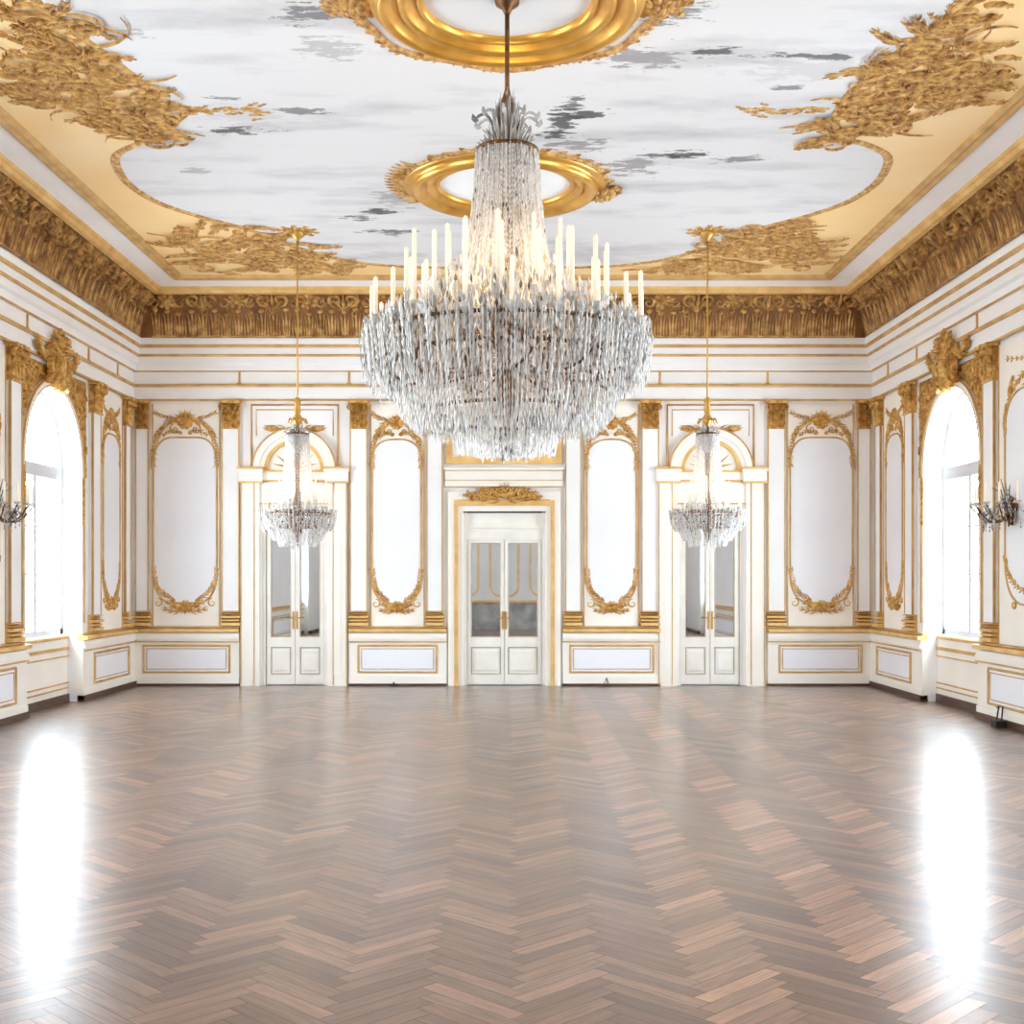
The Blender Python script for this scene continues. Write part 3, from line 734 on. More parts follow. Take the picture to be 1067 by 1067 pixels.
# arch surrounds of the windows
def arch_surround(F, label):
    F0 = F; F = lambda u, z, n: F0(u, z, n+.004)
    c = WC; t = thing('arched_surround', label, 'window surround', F(c, ZD, 0), 'gilded arched window surrounds')
    r = random.Random(9)
    A = [(c+WR+.09, ZD)]+arch_pts(c, WR+.09, WSP)+[(c-WR-.09, ZD)]; B = [(c+WR, ZD)]+arch_pts(c, WR, WSP)+[(c-WR, ZD)]
    mb = MB(); mb.band(F, A, B, 0, .05); arc = mb.build('archivolt', M['cream'], t)
    for e, ww, hh in ((.085, .012, .02), (.01, .008, .012)):
        mb = MB(); mb.stroke(F, [(c+WR+e, 1.0)]+arch_pts(c, WR+e, WSP)+[(c-WR-e, 1.0)], ww, hh, h0=.047, taper=False); mb.build('gold_edge', M['goldline'], arc)
    mb = MB(); G = lambda u, v, n: F(u, v, n+.01)
    # foliage filling both spandrels
    mb.prism(F, arch_pts(c, WR+.085, WSP)+[(c-1.0, WSP), (c-1.0, CH-.06), (c+1.2, CH-.06), (c+1.2, WSP+.1)], .002, .012)
    for k in range(420):
        u = c+r.uniform(-.96, 1.14); v = r.uniform(WSP-.1, CH-.12)
        d = math.hypot(u-c, max(0, v-WSP))
        if d < WR+.11: continue
        a = math.atan2(v-WSP, u-c)
        L = r.uniform(.08, .15)
        if u-c < -.9 or v > CH-.2: L = .07
        leaf(mb, G, u, v, a+r.choice((-1, 1))*(1.2+r.uniform(-.5, .5)), L, r.uniform(-1.5, 1.5), .009, .035, 3)
    for sg in (1, -1):
        for q in (.6, .85): mb.stroke(G, spiral(c+sg*(WR+.18)*math.cos(q), WSP+(WR+.18)*math.sin(q), .075, 1.4, q, sg), .014, .045)
        for zz in (2.35, 2.55, 2.75): leaf(mb, F, c+sg*(WR+.045), zz-.1, PI/2, .2, 0, .012, .035, 3, h0=.05, spread=.5)
    mb.build('spandrel_foliage', M['gold'], t, smooth=True)
    mb = MB(); H = lambda u, v, n: F(u, v, n+.07)
    # crest over the keystone: mask, shell and wings
    mb.dome(F, c, 4.1, .10, .2, .16, .03); mb.dome(F, c, 4.4, .07, .09, .2, .05)
    for k in range(11): leaf(mb, H, c, 4.2, PI/2+(k-5)*.3, .32+.05*(k%2), 0, .014, .10, 4, h0=.02*(k%2))
    for k in range(7): leaf(mb, H, c+(k-3)*.05, 4.15, -PI/2+(k-3)*.22, .36, 0, .014, .10, 4, h0=.02*(k%2))
    rosette(mb, H, c, 4.3, .12, 8, .16)
    for sg in (1, -1):
        mb.stroke(H, spiral(c+sg*.22, 4.08, .11, 1.5, PI/2, -sg), .02, .09)
        garland(mb, H, catmull([(c+sg*.1, 4.2), (c+sg*.3, 4.25), (c+sg*.5, 4.18), (c+sg*.66, 4.3)], False, 6), .013, .06, .12, 1, r)
    mb.build('keystone_crest', M['gold'], t, smooth=True)
arch_surround(FL, 'gilded arched surround with foliage crest round the window on the left wall')
arch_surround(FRt, 'gilded arched surround with foliage crest round the window on the right wall')

# ------------------------------------------------------------------ doors
def leaf_door(root, F, u0, u1, z0, z1, n, hand, seed=0, mirror=(.86, None)):
    """one door leaf with a mirrored upper light and a panelled foot"""
    st = .05 if u1-u0 > .5 else .062
    zm = .82
    mb = MB()
    mb.box(F, u0+.004, u0+st, z0, z1, n-.04, n); mb.box(F, u1-st, u1-.004, z0, z1, n-.04, n)
    mb.box(F, u0+st, u1-st, z1-.05, z1, n-.04, n); mb.box(F, u0+st, u1-st, z0, z0+.14, n-.04, n); mb.box(F, u0+st, u1-st, .56, .70, n-.04, n)
    mb.box(F, u0+st, u1-st, z0+.14, .56, n-.04, n-.018)
    mb.taperbox(F, (u0+st+.03, u1-st-.03, z0+.18, .52), (u0+st+.06, u1-st-.06, z0+.21, .49), n-.018, n-.004)
    lf = mb.build('door_leaf', M['doorpaint'], root)
    mb = MB(); mb.box(F, u0+st, u1-st, .70, z1-.05, n-.03, n-.02); mb.build('mirror_pane', M['mirror'], lf)
    mb = MB(); mb.stroke(F, rect(u0+st+.006, u1-st-.006, .706, z1-.056), .009, .012, closed=True, h0=n-.01); mb.stroke(F, rect(u0+st+.012, u1-st-.012, z0+.15, .55), .008, .01, closed=True, h0=n-.016); mb.build('bead_moulding', M['doorline'], lf)
    hx = u1-st*.45 if hand > 0 else u0+st*.45
    mb = MB(); mb.box(F, hx-.014, hx+.014, .82, 1.08, n, n+.008); mb.tube([F(hx, .99, n), F(hx, .99, n+.05)], .009, 8); mb.tube([F(hx, .99, n+.05), F(hx-hand*.09, .985, n+.055)], .009, 8); mb.build('handle', M['brass'], lf)

# central door
c, w, h = DOORS[1]
d = struct('door_1', (c, D, 0))
n0 = -.04
zt = pz(562)
mb = MB(); mb.box(FB, c-w, c-w+.055, 0, h, -REC, n0+.03); mb.box(FB, c+w-.055, c+w, 0, h, -REC, n0+.03); mb.box(FB, c-w+.055, c+w-.055, zt, zt+.1, -REC, n0+.03); mb.box(FB, c-w+.055, c+w-.055, zt+.1, h-.02, -REC, n0); mb.box(FB, c-w+.02, c+w-.02, zt+.16, zt+.20, n0, n0+.04)
fr_ = mb.build('door_frame', M['doorpaint'], d)
mb = MB(); mb.box(FB, c-w-.01, c+w+.01, h-.02, h+.015, -REC, -.01); mb.build('shade_strip', M['jointshade'], fr_)  # solid dark strip paints the shadow line at the door head
leaf_door(d, FB, c-w+.06, c, .015, zt, n0, 1); leaf_door(d, FB, c, c+w-.06, .015, zt, n0, -1)
# stepped casing
mb = MB()
def casing(mb, F, c, w0, w1, h0_, h1_, n): mb.band(F, [(c-w1, 0), (c-w1, h1_), (c+w1, h1_), (c+w1, 0)], [(c-w0, 0), (c-w0, h0_), (c+w0, h0_), (c+w0, 0)], 0, n)
casing(mb, FB, c, w, w+.075, h, h+.08, .05); casing(mb, FB, c, w+.13, w+.22, h+.16, h+.28, .07)
cs = mb.build('casing', M['cream'], d)
mb = MB(); casing(mb, FB, c, w+.075, w+.13, h+.08, h+.16, .085); mb.build('gilded_architrave', M['ochre'], cs)
mb = MB(); mb.box(FB, c-w-.06, c+w+.06, h+.15, h+.17, 0, .09); mb.build('gold_fillet', M['goldline'], cs)
mb = MB(); G = lambda u, v, n: FB(u, v, n+.085); z = h+.14; r = random.Random(21)
for sg in (1, -1):
    leaf(mb, G, c+sg*.06, z+.03, PI/2-sg*1.35, .5, -sg*.25, .03, .05, 5)
    leaf(mb, G, c+sg*.05, z+.1, PI/2-sg*1.15, .38, -sg*.5, .028, .05, 4)
    for k in range(3): mb.stroke(G, spiral(c+sg*(.14+.16*k), z+.1-.025*k, .075-.012*k, 1.5, PI/2, -sg), .018, .05)
    for k in range(14): leaf(mb, G, c+sg*r.uniform(.03, .55), z+.02+r.uniform(0, .08), r.uniform(0, PI), r.uniform(.06, .13), r.uniform(-1, 1), .013, .05, 2)
for k in range(7): leaf(mb, G, c, z+.06, PI/2+(k-3)*.35, .22, 0, .02, .06, 2)
rosette(mb, G, c, z+.12, .07, 7, .06)
mb.build('overdoor_crest', M['gold'], d, smooth=True)
# cornice shelf and panel above the central door
mb = MB(); zz = pz(505)
mb.box(FB, px(464), px(586), zz-.03, zz, 0, .10); mb.box(FB, px(464), px(586), zz+.06, zz+.09, 0, .13); mb.box(FB, px(464), px(586), zz, zz+.2, 0, .08); mb.box(FB, px(463), px(587), zz+.2, zz+.24, 0, .14)
sh = mb.build('trim_20', M['cream'], kind='structure')
mb = MB(); mb.box(FB, px(464), px(586), zz-.04, zz-.03, 0, .105); mb.box(FB, px(464), px(586), zz+.055, zz+.062, .05, .135); mb.box(FB, px(463), px(587), zz+.195, zz+.203, .05, .145); mb.build('gold_fillet', M['goldline'], sh)
t = thing('overdoor_panel', 'white rectangular panel in a broad gold frame above the central door', 'wall panel', (c, D, pz(485)))
a0, a1, b0, b1 = px(465), px(585), pz(484), pz(424)
mb = MB(); mb.box(FB, a0, a1, b0, b1, 0, .03); mb.build('field', M['field'], t)
mb = MB(); mb.band(FB, rect(a0, a1, b0, b1)+[(a0, b0)], rect(a0+.09, a1-.09, b0+.09, b1-.09)+[(a0+.09, b0+.09)], .02, .06)
for sg, u in ((1, a0+.26), (-1, a1-.26)): mb.prism(FB, [(u-.2, b0+.088), (u+.2, b0+.088), (u+.08, b0+.12), (u, b0+.17), (u-.08, b0+.12)], .02, .055)
mb.build('gilded_frame', M['ochre'], t)

# side doors with arched overdoors
def side_door(num, c, w, h, sd):
    d = struct('door_%d' % num, (c, D, 0)); n0 = -.05
    mb = MB(); mb.box(FB, c-w, c-w+.045, 0, h, -REC, -.01); mb.box(FB, c+w-.045, c+w, 0, h, -REC, -.01); mb.box(FB, c-w+.045, c+w-.045, h-.06, h, -REC, -.01); mb.build('door_frame', M['doorpaint'], d)
    leaf_door(d, FB, c-w+.05, c, .015, h-.065, n0, 1); leaf_door(d, FB, c, c+w-.05, .015, h-.065, n0, -1)
    W2 = .775; zi = pz(503); zs = pz(490)
    mb = MB()
    for sg in (-1, 1):
        u0, u1 = sorted((c+sg*(w+.03), c+sg*W2)); mb.box(FB, u0, u1, 0, zi, 0, .09)
        u0, u1 = sorted((c+sg*(w+.10), c+sg*(W2-.09))); mb.box(FB, u0, u1, .15, zi-.12, .09, .10)
    mb.box(FB, c-w-.03, c+w+.03, h, zi, 0, .04)
    j = mb.build('jamb_pilasters', M['cream'], d)
    mb = MB()
    for sg in (-1, 1):
        for q in (W2-.01, w+.10): mb.box(FB, c+sg*q-.006, c+sg*q+.006, .02, zi, .075, .105)
    mb.box(FB, c-w-.03, c+w+.03, h+.02, h+.04, .04, .055)
    mb.build('gold_fillet', M['goldline'], j)
    mb = MB()
    for sg in (-1, 1):
        u0, u1 = sorted((c+sg*(w-.02), c+sg*(W2+.02))); mb.box(FB, u0, u1, zi, zs, 0, .13); mb.box(FB, u0-.015, u1+.015, zs-.03, zs+.02, 0, .16)
    mb.box(FB, c-w, c+w, zi+.03, zs-.03, 0, .06)
    i_ = mb.build('impost', M['cream'], d)
    mb = MB()
    for sg in (-1, 1):
        u0, u1 = sorted((c+sg*(w-.03), c+sg*(W2+.03))); mb.box(FB, u0-.01, u1+.01, zs+.005, zs+.035, 0, .165); mb.box(FB, u0, u1, zi-.012, zi+.014, 0, .135)
    mb.box(FB, c-w, c+w, zs-.035, zs-.005, 0, .075); mb.box(FB, c-w, c+w, zi+.02, zi+.04, 0, .07)
    mb.build('gold_fillet', M['ochre'], i_)
    mb = MB(); mb.band(FB, arch_pts(c, .60, zs), arch_pts(c, .50, zs), 0, .10); mb.band(FB, arch_pts(c, .50, zs), arch_pts(c, .43, zs), 0, .07)
    ar = mb.build('arch', M['cream'], d)
    mb = MB(); mb.stroke(FB, arch_pts(c, .605, zs), .016, .02, h0=.09, taper=False); mb.build('gold_edge', M['goldline'], ar)
    mb = MB(); mb.band(FB, arch_pts(c, .435, zs), arch_pts(c, .385, zs), 0, .075); mb.build('gilded_soffit', M['ochre'], ar)
    mb = MB(); mb.prism(FB, arch_pts(c, .39, zs), 0, .02); mb.build('tympanum', M['cream'], d)
    mb = MB(); G = lambda u, v, n: FB(u, v, n+.02)
    for k in range(7): mb.stroke(G, [(c+.05*math.cos(PI*(k+.5)/7), zs+.03), (c+.2*math.cos(PI*(k+.5)/7), zs+.16*math.sin(PI*(k+.5)/7)+.03), (c+.34*math.cos(PI*(k+.5)/7), zs+.33*math.sin(PI*(k+.5)/7)+.02)], .022, .02)
    mb.build('fan_ornament', M['goldline'], d, smooth=True)
    a0, a1, b1 = c-.63, c+.63, pz(422)
    mb = MB(); mb.stroke(FB, [(a0, zs+.06), (a0, b1), (a1, b1), (a1, zs+.06)], .018, .03, taper=False); mb.stroke(FB, [(a0+.07, zs+.5), (a0+.07, b1-.07), (a1-.07, b1-.07), (a1-.07, zs+.5)], .009, .015, taper=False)
    mb.build('overdoor_moulding', M['goldline'], d)
    mb = MB(); G = lambda u, v, n: FB(u, v, n+.005); zo = pz(447)
    for sg in (1, -1):
        leaf(mb, G, c+sg*.14, zo, PI/2-sg*PI/2, .34, sg*.15, .018, .03, 5)
        mb.stroke(G, [(c+sg*.12, zo), (c+sg*.3, zo-.01), (c+sg*.46, zo+.01)], .022, .03, taper='leaf')
    mb.build('leaf_swags', M['gold'], d, smooth=True)
side_door(2, *DOORS[0], 'left'); side_door(3, *DOORS[2], 'right')

# ------------------------------------------------------------------ chandeliers
def gcol(r, lo=.45, hi=.95, dark=.06):
    k = r.uniform(lo, hi)
    if r.random() < dark: k = r.uniform(.06, .25)
    return (k*1.0, k*.965, k*.93)
def curtain(mb, r, c, prof, N, step, br, bh, lo=.45, hi=.95, jit=.01, dark=.05, a0=0, wavy=0):
    """strings of cut drops hung round a ring; prof = [(radius, z)...] down each string"""
    seg = []; tot = 0
    for i in range(len(prof)-1):
        l = math.hypot(prof[i+1][0]-prof[i][0], prof[i+1][1]-prof[i][1]); seg.append((tot, l)); tot += l
    for k in range(N):
        a = a0+2*PI*k/N+r.uniform(-.3, .3)*2*PI/N; g = r.uniform(lo, hi); s = r.uniform(0, step); end = tot-(r.uniform(0, .08) if wavy else 0)
        jr = r.uniform(-jit, jit)
        while s < end:
            i = max(j for j in range(len(seg)) if seg[j][0] <= s); t = (s-seg[i][0])/(seg[i][1] or 1)
            q = prof[i][0]+(prof[i+1][0]-prof[i][0])*t+jr; z = prof[i][1]+(prof[i+1][1]-prof[i][1])*t
            kk = min(1, max(.05, g+r.uniform(-.18, .18)))
            col = (kk, kk*.965, kk*.93) if r.random() > dark else (.12, .10, .08)
            mb.bead((c[0]+q*math.cos(a), c[1]+q*math.sin(a), c[2]+z), br*r.uniform(.7, 1.2), bh*r.uniform(.8, 1.15), col)
            s += step
def make_chandelier(name, label, loc, big):
    """built around the foot of its rod at z = loc.z (lowest drop at about 0)"""
    r = random.Random(31 if big else 47)
    t = thing(name, label, 'chandelier', loc)
    s = 1/145.5 if big else 1/86.8
    X, Y, Zb = loc
    yb = 478 if big else 571
    zz = lambda py: (yb-py)*s                # photo row -> height above the lowest drop
    O = (X, Y, Zb)
    top = ZC-Zb-(.03 if big else .04)
    cr = M['crystal'] if big else M['crystal_faint']
    rodr = .017 if big else .010
    ztop = zz(92) if big else zz(432)
    mb = MB(); mb.tube([(X, Y, Zb+ztop-.1), (X, Y, Zb+top)], rodr, 10); mb.lathe([(.09, top), (.085, top-.03), (.04, top-.06), (.02, top-.1)], O, 16)
    mb.build('hanging_rod', M['bronze'] if big else M['brass'], t, smooth=True)
    mb = MB()
    if not big:
        rs = MB(); F_ = FCEIL
        rosette(rs, F_, X, Y, .16, 8, .05); 
        for k in range(10): leaf(rs, F_, X, Y, k*.63, .28, .8, .02, .04, 3)
        rs.build('ceiling_rose', M['gold'], t, smooth=True)
        mb.lathe([(.02, zz(414)), (.05, zz(417)), (.03, zz(421)), (.045, zz(427)), (.03, zz(431)), (.07, zz(437)), (.04, zz(441)), (.02, zz(444))], O, 14)
        for k in range(10):
            a = 2*PI*k/10; mb.tube([(X+.04*math.cos(a), Y+.04*math.sin(a), Zb+zz(438)), (X+.1*math.cos(a), Y+.1*math.sin(a), Zb+zz(436)), (X+.12*math.cos(a), Y+.12*math.sin(a), Zb+zz(441))], .008, 5)
        mb.build('gilded_finial', M['brass'], t, smooth=True)
    # column inside
    mb = MB()
    if big: mb.lathe([(.015, zz(92)), (.05, zz(110)), (.03, zz(140)), (.09, zz(165)), (.05, zz(180)), (.04, zz(250)), (.06, zz(300)), (.16, zz(345)), (.06, zz(375)), (.08, zz(392)), (.05, zz(425)), (.03, zz(440)), (.01, zz(455))], O, 16)
    else: mb.lathe([(.015, zz(440)), (.03, zz(470)), (.025, zz(510)), (.06, zz(530)), (.1, zz(540)), (.06, zz(552)), (.01, zz(565))], O, 12)
    col_ = mb.build('stem', M['bronze'], t, smooth=True)
    # crown: spiky sprays and curled crystal arms
    mb = MB()
    nS = 240 if big else 60
    for k in range(nS):
        a = r.uniform(0, 2*PI); q = r.random()**.7
        if big: z0, z1, r0, r1 = zz(178-18*r.random()), zz(94+62*q+r.uniform(-5, 8)), .02+.17*q*r.random(), .03+.20*q
        else: z0, z1, r0, r1 = zz(472), zz(440+14*q), .03, .04+.11*q
        g = gcol(r, .35, .8, .15) if r.random() > .4 else (.42, .34, .26)
        p = [(X+r0*math.cos(a), Y+r0*math.sin(a), Zb+z0), (X+(r0*.6+r1*.4)*math.cos(a), Y+(r0*.6+r1*.4)*math.sin(a), Zb+z0*.45+z1*.55), (X+r1*math.cos(a), Y+r1*math.sin(a), Zb+z1)]
        mb.tube(p, [.008, .011, .003] if big else [.006, .008, .003], 4, g)
    for k in range(10 if big else 6):
        a = 2*PI*k/(10 if big else 6)+.2; q = 1 if big else .62
        zt_ = zz(122) if big else zz(448)
        p = [(X+(.05+.18*u)*q*math.cos(a), Y+(.05+.18*u)*q*math.sin(a), Zb+zt_-(.22*(1-u)**2-.05*math.sin(u*PI*1.2))*q) for u in [i/9 for i in range(10)]]
        p += [(X+(.23+.025*math.sin(w_))*q*math.cos(a), Y+(.23+.025*math.sin(w_))*q*math.sin(a), Zb+zt_+(-.02+.03*math.cos(w_))*q) for w_ in (1, 2, 3, 4)]
        mb.tube(p, .009*q+.002, 5, gcol(r, .4, .7, .3))
    mb.build('crown_spray', cr, t)
    # tall bell of strings
    mb = MB()
    if big:
        P = [(.215, zz(158)), (.235, zz(200)), (.26, zz(240)), (.32, zz(290)), (.42, zz(335))]
        curtain(mb, r, O, P, 150, .036, .0052, .026, .6, 1, .012, .02); curtain(mb, r, O, [(.15, zz(165)), (.18, zz(240)), (.25, zz(330))], 60, .04, .008, .022, .5, .95, .01, .05)
    else:
        P = [(.13, zz(452)), (.145, zz(475)), (.17, zz(500)), (.25, zz(532))]
        curtain(mb, r, O, P, 70, .024, .005, .015, .75, 1, .008, .0); curtain(mb, r, O, [(.09, zz(455)), (.13, zz(525))], 18, .035, .006, .018, .6, .95, .01, .02)
    mb.build('crystal_bell', cr, t, kind='stuff')
    # metal rings
    def ring(rad, z, tr, N=48):
        mb = MB(); mb.tube([(X+rad*math.cos(2*PI*i/N), Y+rad*math.sin(2*PI*i/N), Zb+z) for i in range(N+1)], tr, 6, caps=False); mb.build('ring_frame', M['bronze'], t, smooth=True)
    if big:
        for q, z_ in ((.215, zz(158)), (.42, zz(336)), (.75, zz(373)), (.93, zz(352)), (.55, zz(428)), (.34, zz(441))): ring(q, z_, .014)
    else:
        for q, z_ in ((.13, zz(452)), (.25, zz(532)), (.40, zz(535)), (.26, zz(549))): ring(q, z_, .010)
    # candle arms and candles: (radius, cup row, candle top row, count)
    if big: rings = [(.965, 344, 298, 20, .1), (.72, 330, 258, 18, .35), (.44, 315, 236, 11, .0)]
    else: rings = [(.40, 531, 505, 10, .1), (.22, 524, 499, 6, .3)]
    cme = {}; ame = {}
    for ri, (q, cup, tip, N, ph) in enumerate(rings):
        for k in range(N):
            a = 2*PI*(k+ph)/N; dz = r.uniform(-4, 4)*s
            x, y = math.cos(a), math.sin(a)
            zc_, zt_ = zz(cup)+dz, zz(tip)+dz+r.uniform(-8, 6)*s*(1 if big else .5)
            zi = zz(385-ri*14) if big else zz(545)
            ri0 = .14 if big else .07
            # S-curved arm
            pts = []
            for i in range(11):
                u = i/10; rad = ri0+(q-ri0)*u
                z_ = zi+(zc_-.05-zi)*u**2 - (.16 if big else .05)*math.sin(PI*u)*(1-.3*u) + (.10 if big else .03)*math.sin(2*PI*u)*.4
                pts.append((X+rad*x, Y+rad*y, Zb+z_))
            pts.append((X+q*x, Y+q*y, Zb+zc_))
            mb = MB(); mb.tube(pts, .010 if big else .006, 6, (.5, .46, .42)); mb.build('candle_arm', M['bronze'] if (k+ri) % 3 == 0 else cr, t, smooth=True)
            mb = MB(); cr_ = .017 if big else .009
            mb.lathe([(.001, zc_), (cr_, zc_), (cr_*.9, zt_-.01), (cr_*.4, zt_), (.001, zt_+.006)], (X+q*x, Y+q*y, Zb), 10)
            cd = mb.build('candle', M['candle'], t, smooth=True)
            mb = MB(); b_ = 1 if big else .55
            mb.lathe([(.012*b_, zc_-.05*b_), (.035*b_, zc_-.02*b_), (.05*b_, zc_+.012), (.046*b_, zc_+.014), (.02*b_, zc_-.008)], (X+q*x, Y+q*y, Zb), 12, (.75, .73, .7)); mb.build('drip_cup', cr, cd, smooth=True)
    if big:
        for k in range(14):      # dark scrolled arms under the rim
            a = 2*PI*(k+.4)/14
            pts = [(.55, 384), (.66, 396), (.78, 401), (.88, 395), (.93, 384), (.91, 375), (.88, 378), (.885, 384)]
            mb = MB(); mb.tube([(X+q*math.cos(a+.06*i), Y+q*math.sin(a+.06*i), Zb+zz(p_)) for i, (q, p_) in enumerate(pts)], [.010, .011, .012, .011, .010, .008, .007, .004], 6); mb.build('scroll_arm', M['bronze'], t, smooth=True)
    # glinting garlands and loose drops between the candles, some coloured as if warmly candle-lit
    mb = MB()
    NN = 2300 if big else 380
    for k in range(NN):
        a = r.uniform(0, 2*PI)
        if big: q = r.uniform(.28, 1.0); z_ = zz(352-(1-q)*42)+r.uniform(-.12, .1+.42*(1-q))
        else: q = r.uniform(.12, .43); z_ = zz(536-(.43-q)*30)+r.uniform(-.04, .07)
        mb.bead((X+q*math.cos(a), Y+q*math.sin(a), Zb+z_), (.012 if big else .007)*r.uniform(.5, 1.1), (.045 if big else .02)*r.uniform(.5, 1.2), gcol(r, .55, 1, .07) if r.random() > .1 else (.75, .52, .25))
    mb.build('loose_drops', cr, t, kind='stuff')
    # skirt of drops round the rim
    mb = MB()
    if big:
        NA = 20
        for k in range(NA):
            a = 2*PI*k/NA; q0 = .93
            for m in range(16):
                aa = a+r.uniform(-.5, .5)*2*PI/NA; q = q0+r.uniform(-.1, .1); zt_ = zz(338+8*r.random()); n = r.randrange(4, 9)
                g = r.uniform(.35, .9)
                for b_ in range(n):
                    mb.bead((X+(q-.008*b_)*math.cos(aa), Y+(q-.008*b_)*math.sin(aa), Zb+zt_-.055*b_), .013*r.uniform(.6, 1.1), .034, gcol(r, max(.3, g-.2), min(1, g+.2), .08))
        curtain(mb, r, O, [(1.0, zz(350)), (.97, zz(392)), (.90, zz(412))], 240, .062, .0072, .042, .5, .95, .06, .05, wavy=1)
        curtain(mb, r, O, [(.88, zz(348)), (.86, zz(395)), (.80, zz(420))], 170, .062, .0072, .042, .4, .9, .05, .08, wavy=1)
    else:
        curtain(mb, r, O, [(.44, zz(531)), (.42, zz(545)), (.37, zz(553))], 90, .03, .009, .018, .6, 1, .03, .06, wavy=0)
        curtain(mb, r, O, [(.36, zz(530)), (.34, zz(550))], 60, .03, .009, .018, .55, 1, .03, .1)
    mb.build('crystal_skirt', cr, t, kind='stuff')
    # bowl
    mb = MB()
    if big:
        curtain(mb, r, O, [(.77, zz(376)), (.79, zz(405)), (.76, zz(432)), (.62, zz(452))], 260, .058, .0062, .040, .55, .95, .015, .03)
        curtain(mb, r, O, [(.62, zz(380)), (.64, zz(415)), (.58, zz(440)), (.36, zz(450))], 160, .058, .0068, .040, .4, .9, .02, .04)
    else:
        curtain(mb, r, O, [(.35, zz(538)), (.33, zz(553)), (.27, zz(563))], 110, .024, .006, .016, .7, 1, .02, .03)
    mb.build('crystal_bowl', cr, t, kind='stuff')
    mb = MB()
    if big:
        curtain(mb, r, O, [(.36, zz(434)), (.34, zz(472))], 130, .056, .0062, .040, .65, 1, .01, .01)
        curtain(mb, r, O, [(.22, zz(442)), (.19, zz(478))], 44, .05, .009, .03, .6, 1, .01, .02); curtain(mb, r, O, [(.06, zz(450)), (.04, zz(480))], 10, .05, .011, .03, .4, 1, .01, .1)
    else:
        curtain(mb, r, O, [(.25, zz(555)), (.22, zz(569))], 70, .026, .007, .016, .7, 1, .01, .02); curtain(mb, r, O, [(.1, zz(558)), (.08, zz(572))], 18, .026, .007, .016, .7, 1, .01, .05)
    mb.build('pendant_tier', cr, t, kind='stuff')
    return t
make_chandelier('crystal_chandelier', 'great crystal chandelier with many white candles hanging in the middle of the ballroom', (CX, CY, 2.44), True)
SCX = 2.48
def copy_tree(o, parent=None):
    c = o.copy(); C.objects.link(c)
    if parent is not None: c.parent = parent
    for ch in list(o.children): copy_tree(ch, c)
    return c
sc = make_chandelier('crystal_chandelier', 'small crystal chandelier on a thin brass rod before the left side door', (-SCX+.02, 14.8, 1.93), False)
sc['group'] = 'small chandeliers'
sc2 = copy_tree(sc); sc2.location.x = SCX-.02; sc2['label'] = 'small crystal chandelier on a thin brass rod before the right side door'

# ------------------------------------------------------------------ crystal wall lights
def sconce(F, label, seed):
    F0 = F; F = lambda u, z, n: F0(u, z, n+.03)
    r = random.Random(seed); c, z = 12.95, 2.28
    t = thing('wall_light', label, 'wall light', F(c, z, .03), 'crystal wall lights')
    mb = MB(); mb.dome(F, c, z, .07, .16, .06, .03); 
    G = lambda u, v, n: F(u, v, n+.05)
    for k in range(6): leaf(mb, G, c, z, k*1.05+.5, .17, .5, .015, .03, 2)
    mb.build('back_plate', M['bronze'], t, smooth=True)
    for k in range(7):
        a = PI*(k+.0)/6; q = .42 if k % 2 == 0 else .34
        du, dn = q*math.cos(a), .10+.27*math.sin(a)
        pts = [F(c+du*u, z-.14*math.sin(PI*u*.9)+.10*u*u, .05+dn*u) for u in [i/8 for i in range(9)]]
        mb = MB(); mb.tube(pts, .008, 6); ar = mb.build('arm', M['bronze'], t, smooth=True)
        e = pts[-1]
        mb = MB(); mb.lathe([(.012, 0), (.035, .015), (.04, .03), (.015, .025)], e, 10, (.7, .68, .65)); mb.build('drip_cup', M['crystal'], ar)
        mb = MB(); mb.lathe([(.001, .02), (.011, .02), (.011, .22), (.004, .235), (.001, .24)], e, 8); mb.build('candle', M['candle'], ar, smooth=True)
    mb = MB()
    for k in range(14):   # garlands of beads swung from arm to arm
        a = PI*k/13; q = .3+.1*(k % 2)
        for m in range(9):
            u = m/8; dn = .08+.26*math.sin(a)*u
            mb.bead(F(c+q*math.cos(a)*u, z+.22-.24*u-.05*math.sin(PI*u), dn), .008, .014, gcol(r, .3, .8, .3))
    for k in range(46):
        a = r.uniform(0, PI); q = r.uniform(.2, .44); zt_ = z+r.uniform(-.1, .02)
        for m in range(r.randrange(2, 5)):
            mb.bead(F(c+q*math.cos(a), zt_-.04*m, .06+.27*math.sin(a)*q/.42), .009, .022, gcol(r, .3, .85, .25))
    for k in range(5):
        mb.tube([F(c+(k-2)*.03, z, .08), F(c+(k-2)*.07, z+.22, .12), F(c+(k-2)*.12, z+.34-.04*abs(k-2), .15)], [.008, .007, .003], 5, gcol(r, .3, .6, .3))
    mb.build('crystal_drops', M['crystal'], t, kind='stuff')
sconce(FL, 'crystal wall light with candle arms on the left wall beside the window', 61)
sconce(FRt, 'crystal wall light with candle arms on the right wall beside the window', 62)

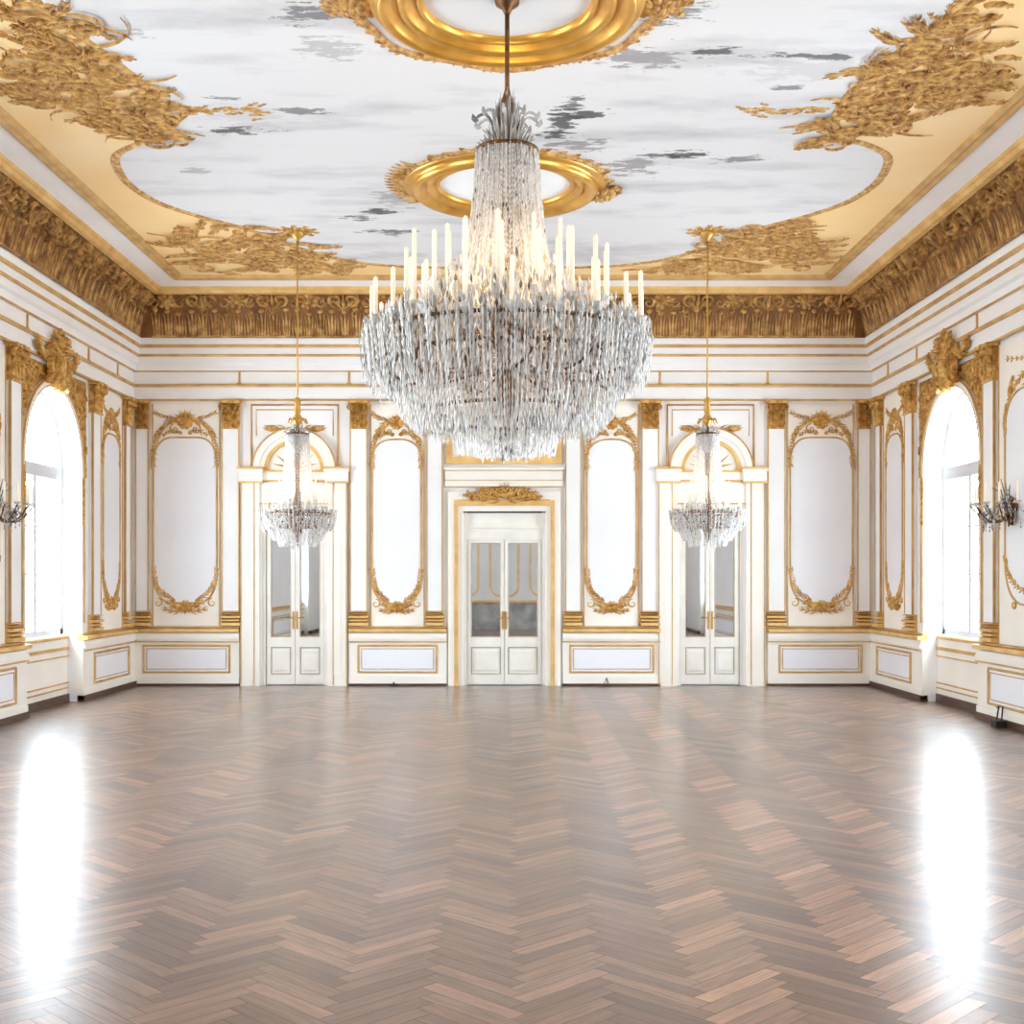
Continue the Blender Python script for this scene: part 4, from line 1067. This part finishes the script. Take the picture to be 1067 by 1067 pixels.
# ------------------------------------------------------------------ small iron things at the foot of the walls
def wire(name, pts_list, label, cat, rad=.006, extra=None):
    mb = MB()
    for p in pts_list: mb.tube(p, rad, 6)
    if extra: extra(mb)
    tag(mb.build(name, M['black'], smooth=False), label, cat)
x, y = px(631), D-.16
wire('wire_stand', [[(x-.05, y, .006), (x, y, .13), (x+.05, y, .006)], [(x-.05, y, .006), (x+.05, y, .006)], [(x, y, .12), (x, y-.07, .006)]], 'tiny black wire stand on the floor before the panel right of the central door', 'stand', .007)
x = px(411)
wire('door_stop', [[(x-.06, D-.13, .02), (x+.06, D-.13, .02)], [(x, D-.13, .012), (x, D-.13, .06)]], 'small dark metal stop on the floor left of the central door', 'door stop', .012)
y = 13.05; x = HW-.17
wire('iron_bracket', [[(x, y-.07, .0), (x+.03, y-.05, .22), (x+.03, y+.05, .22), (x, y+.07, .0)], [(x+.03, y+.05, .2), (x+.05, y+.16, .19)]], 'small black iron bracket standing at the foot of the right wall', 'bracket', .009,
     lambda mb: mb.box(lambda u, z, n: (u, n, z), x-.05, x+.05, .0, .07, y-.075, y+.075))

# ------------------------------------------------------------------ light
W = bpy.data.worlds.new('sky'); S.world = W; W.use_nodes = True
bg = W.node_tree.nodes['Background']; bg.inputs[0].default_value = (.76, .90, 1, 1); bg.inputs[1].default_value = 22.5
def light(name, typ, loc, energy, col=(1,1,1), size=None, rot=(0,0,0), portal=False):
    l = bpy.data.lights.new(name, typ); l.energy = energy; l.color = col
    o = bpy.data.objects.new(name, l); C.objects.link(o); o.location = loc; o.rotation_euler = rot
    if typ == 'AREA':
        l.shape = 'RECTANGLE'; l.size, l.size_y = size
        if portal: l.cycles.is_portal = True
    elif size: l.shadow_soft_size = size
    return o
for c in WINS:
    light('window_portal', 'AREA', (-HW-.34, c, 2.35), 1, size=(3.0, 1.84), rot=(0, -PI/2, 0), portal=True)
    light('window_portal', 'AREA', (HW+.34, c, 2.35), 1, size=(3.0, 1.84), rot=(0, PI/2, 0), portal=True)
light('chandelier_glow', 'POINT', (CX, CY, 3.55), 110, (1, .74, .45), .35)
for sx in (-1, 1): light('small_chandelier_glow', 'POINT', (sx*(SCX-.02), 14.8, 2.75), 9, (1, .72, .42), .2)

# ------------------------------------------------------------------ camera
cam = bpy.data.cameras.new('camera'); co = bpy.data.objects.new('camera', cam); C.objects.link(co)
co.location = (.04, 0, 1.6); co.rotation_euler = (PI/2, 0, 0)
cam.sensor_width = 36; cam.sensor_fit = 'HORIZONTAL'; cam.lens = 1285/1067*36
cam.shift_x = (533.5-527)/1067; cam.shift_y = (600-533.5)/1067
cam.clip_start = .05
S.camera = co
S.view_settings.view_transform = 'Standard'
S.view_settings.exposure = .06
S.cycles.use_denoising = True
S.cycles.max_bounces = 10; S.cycles.diffuse_bounces = 6; S.cycles.glossy_bounces = 5; S.cycles.transparent_max_bounces = 14
S.cycles.sample_clamp_indirect = 8
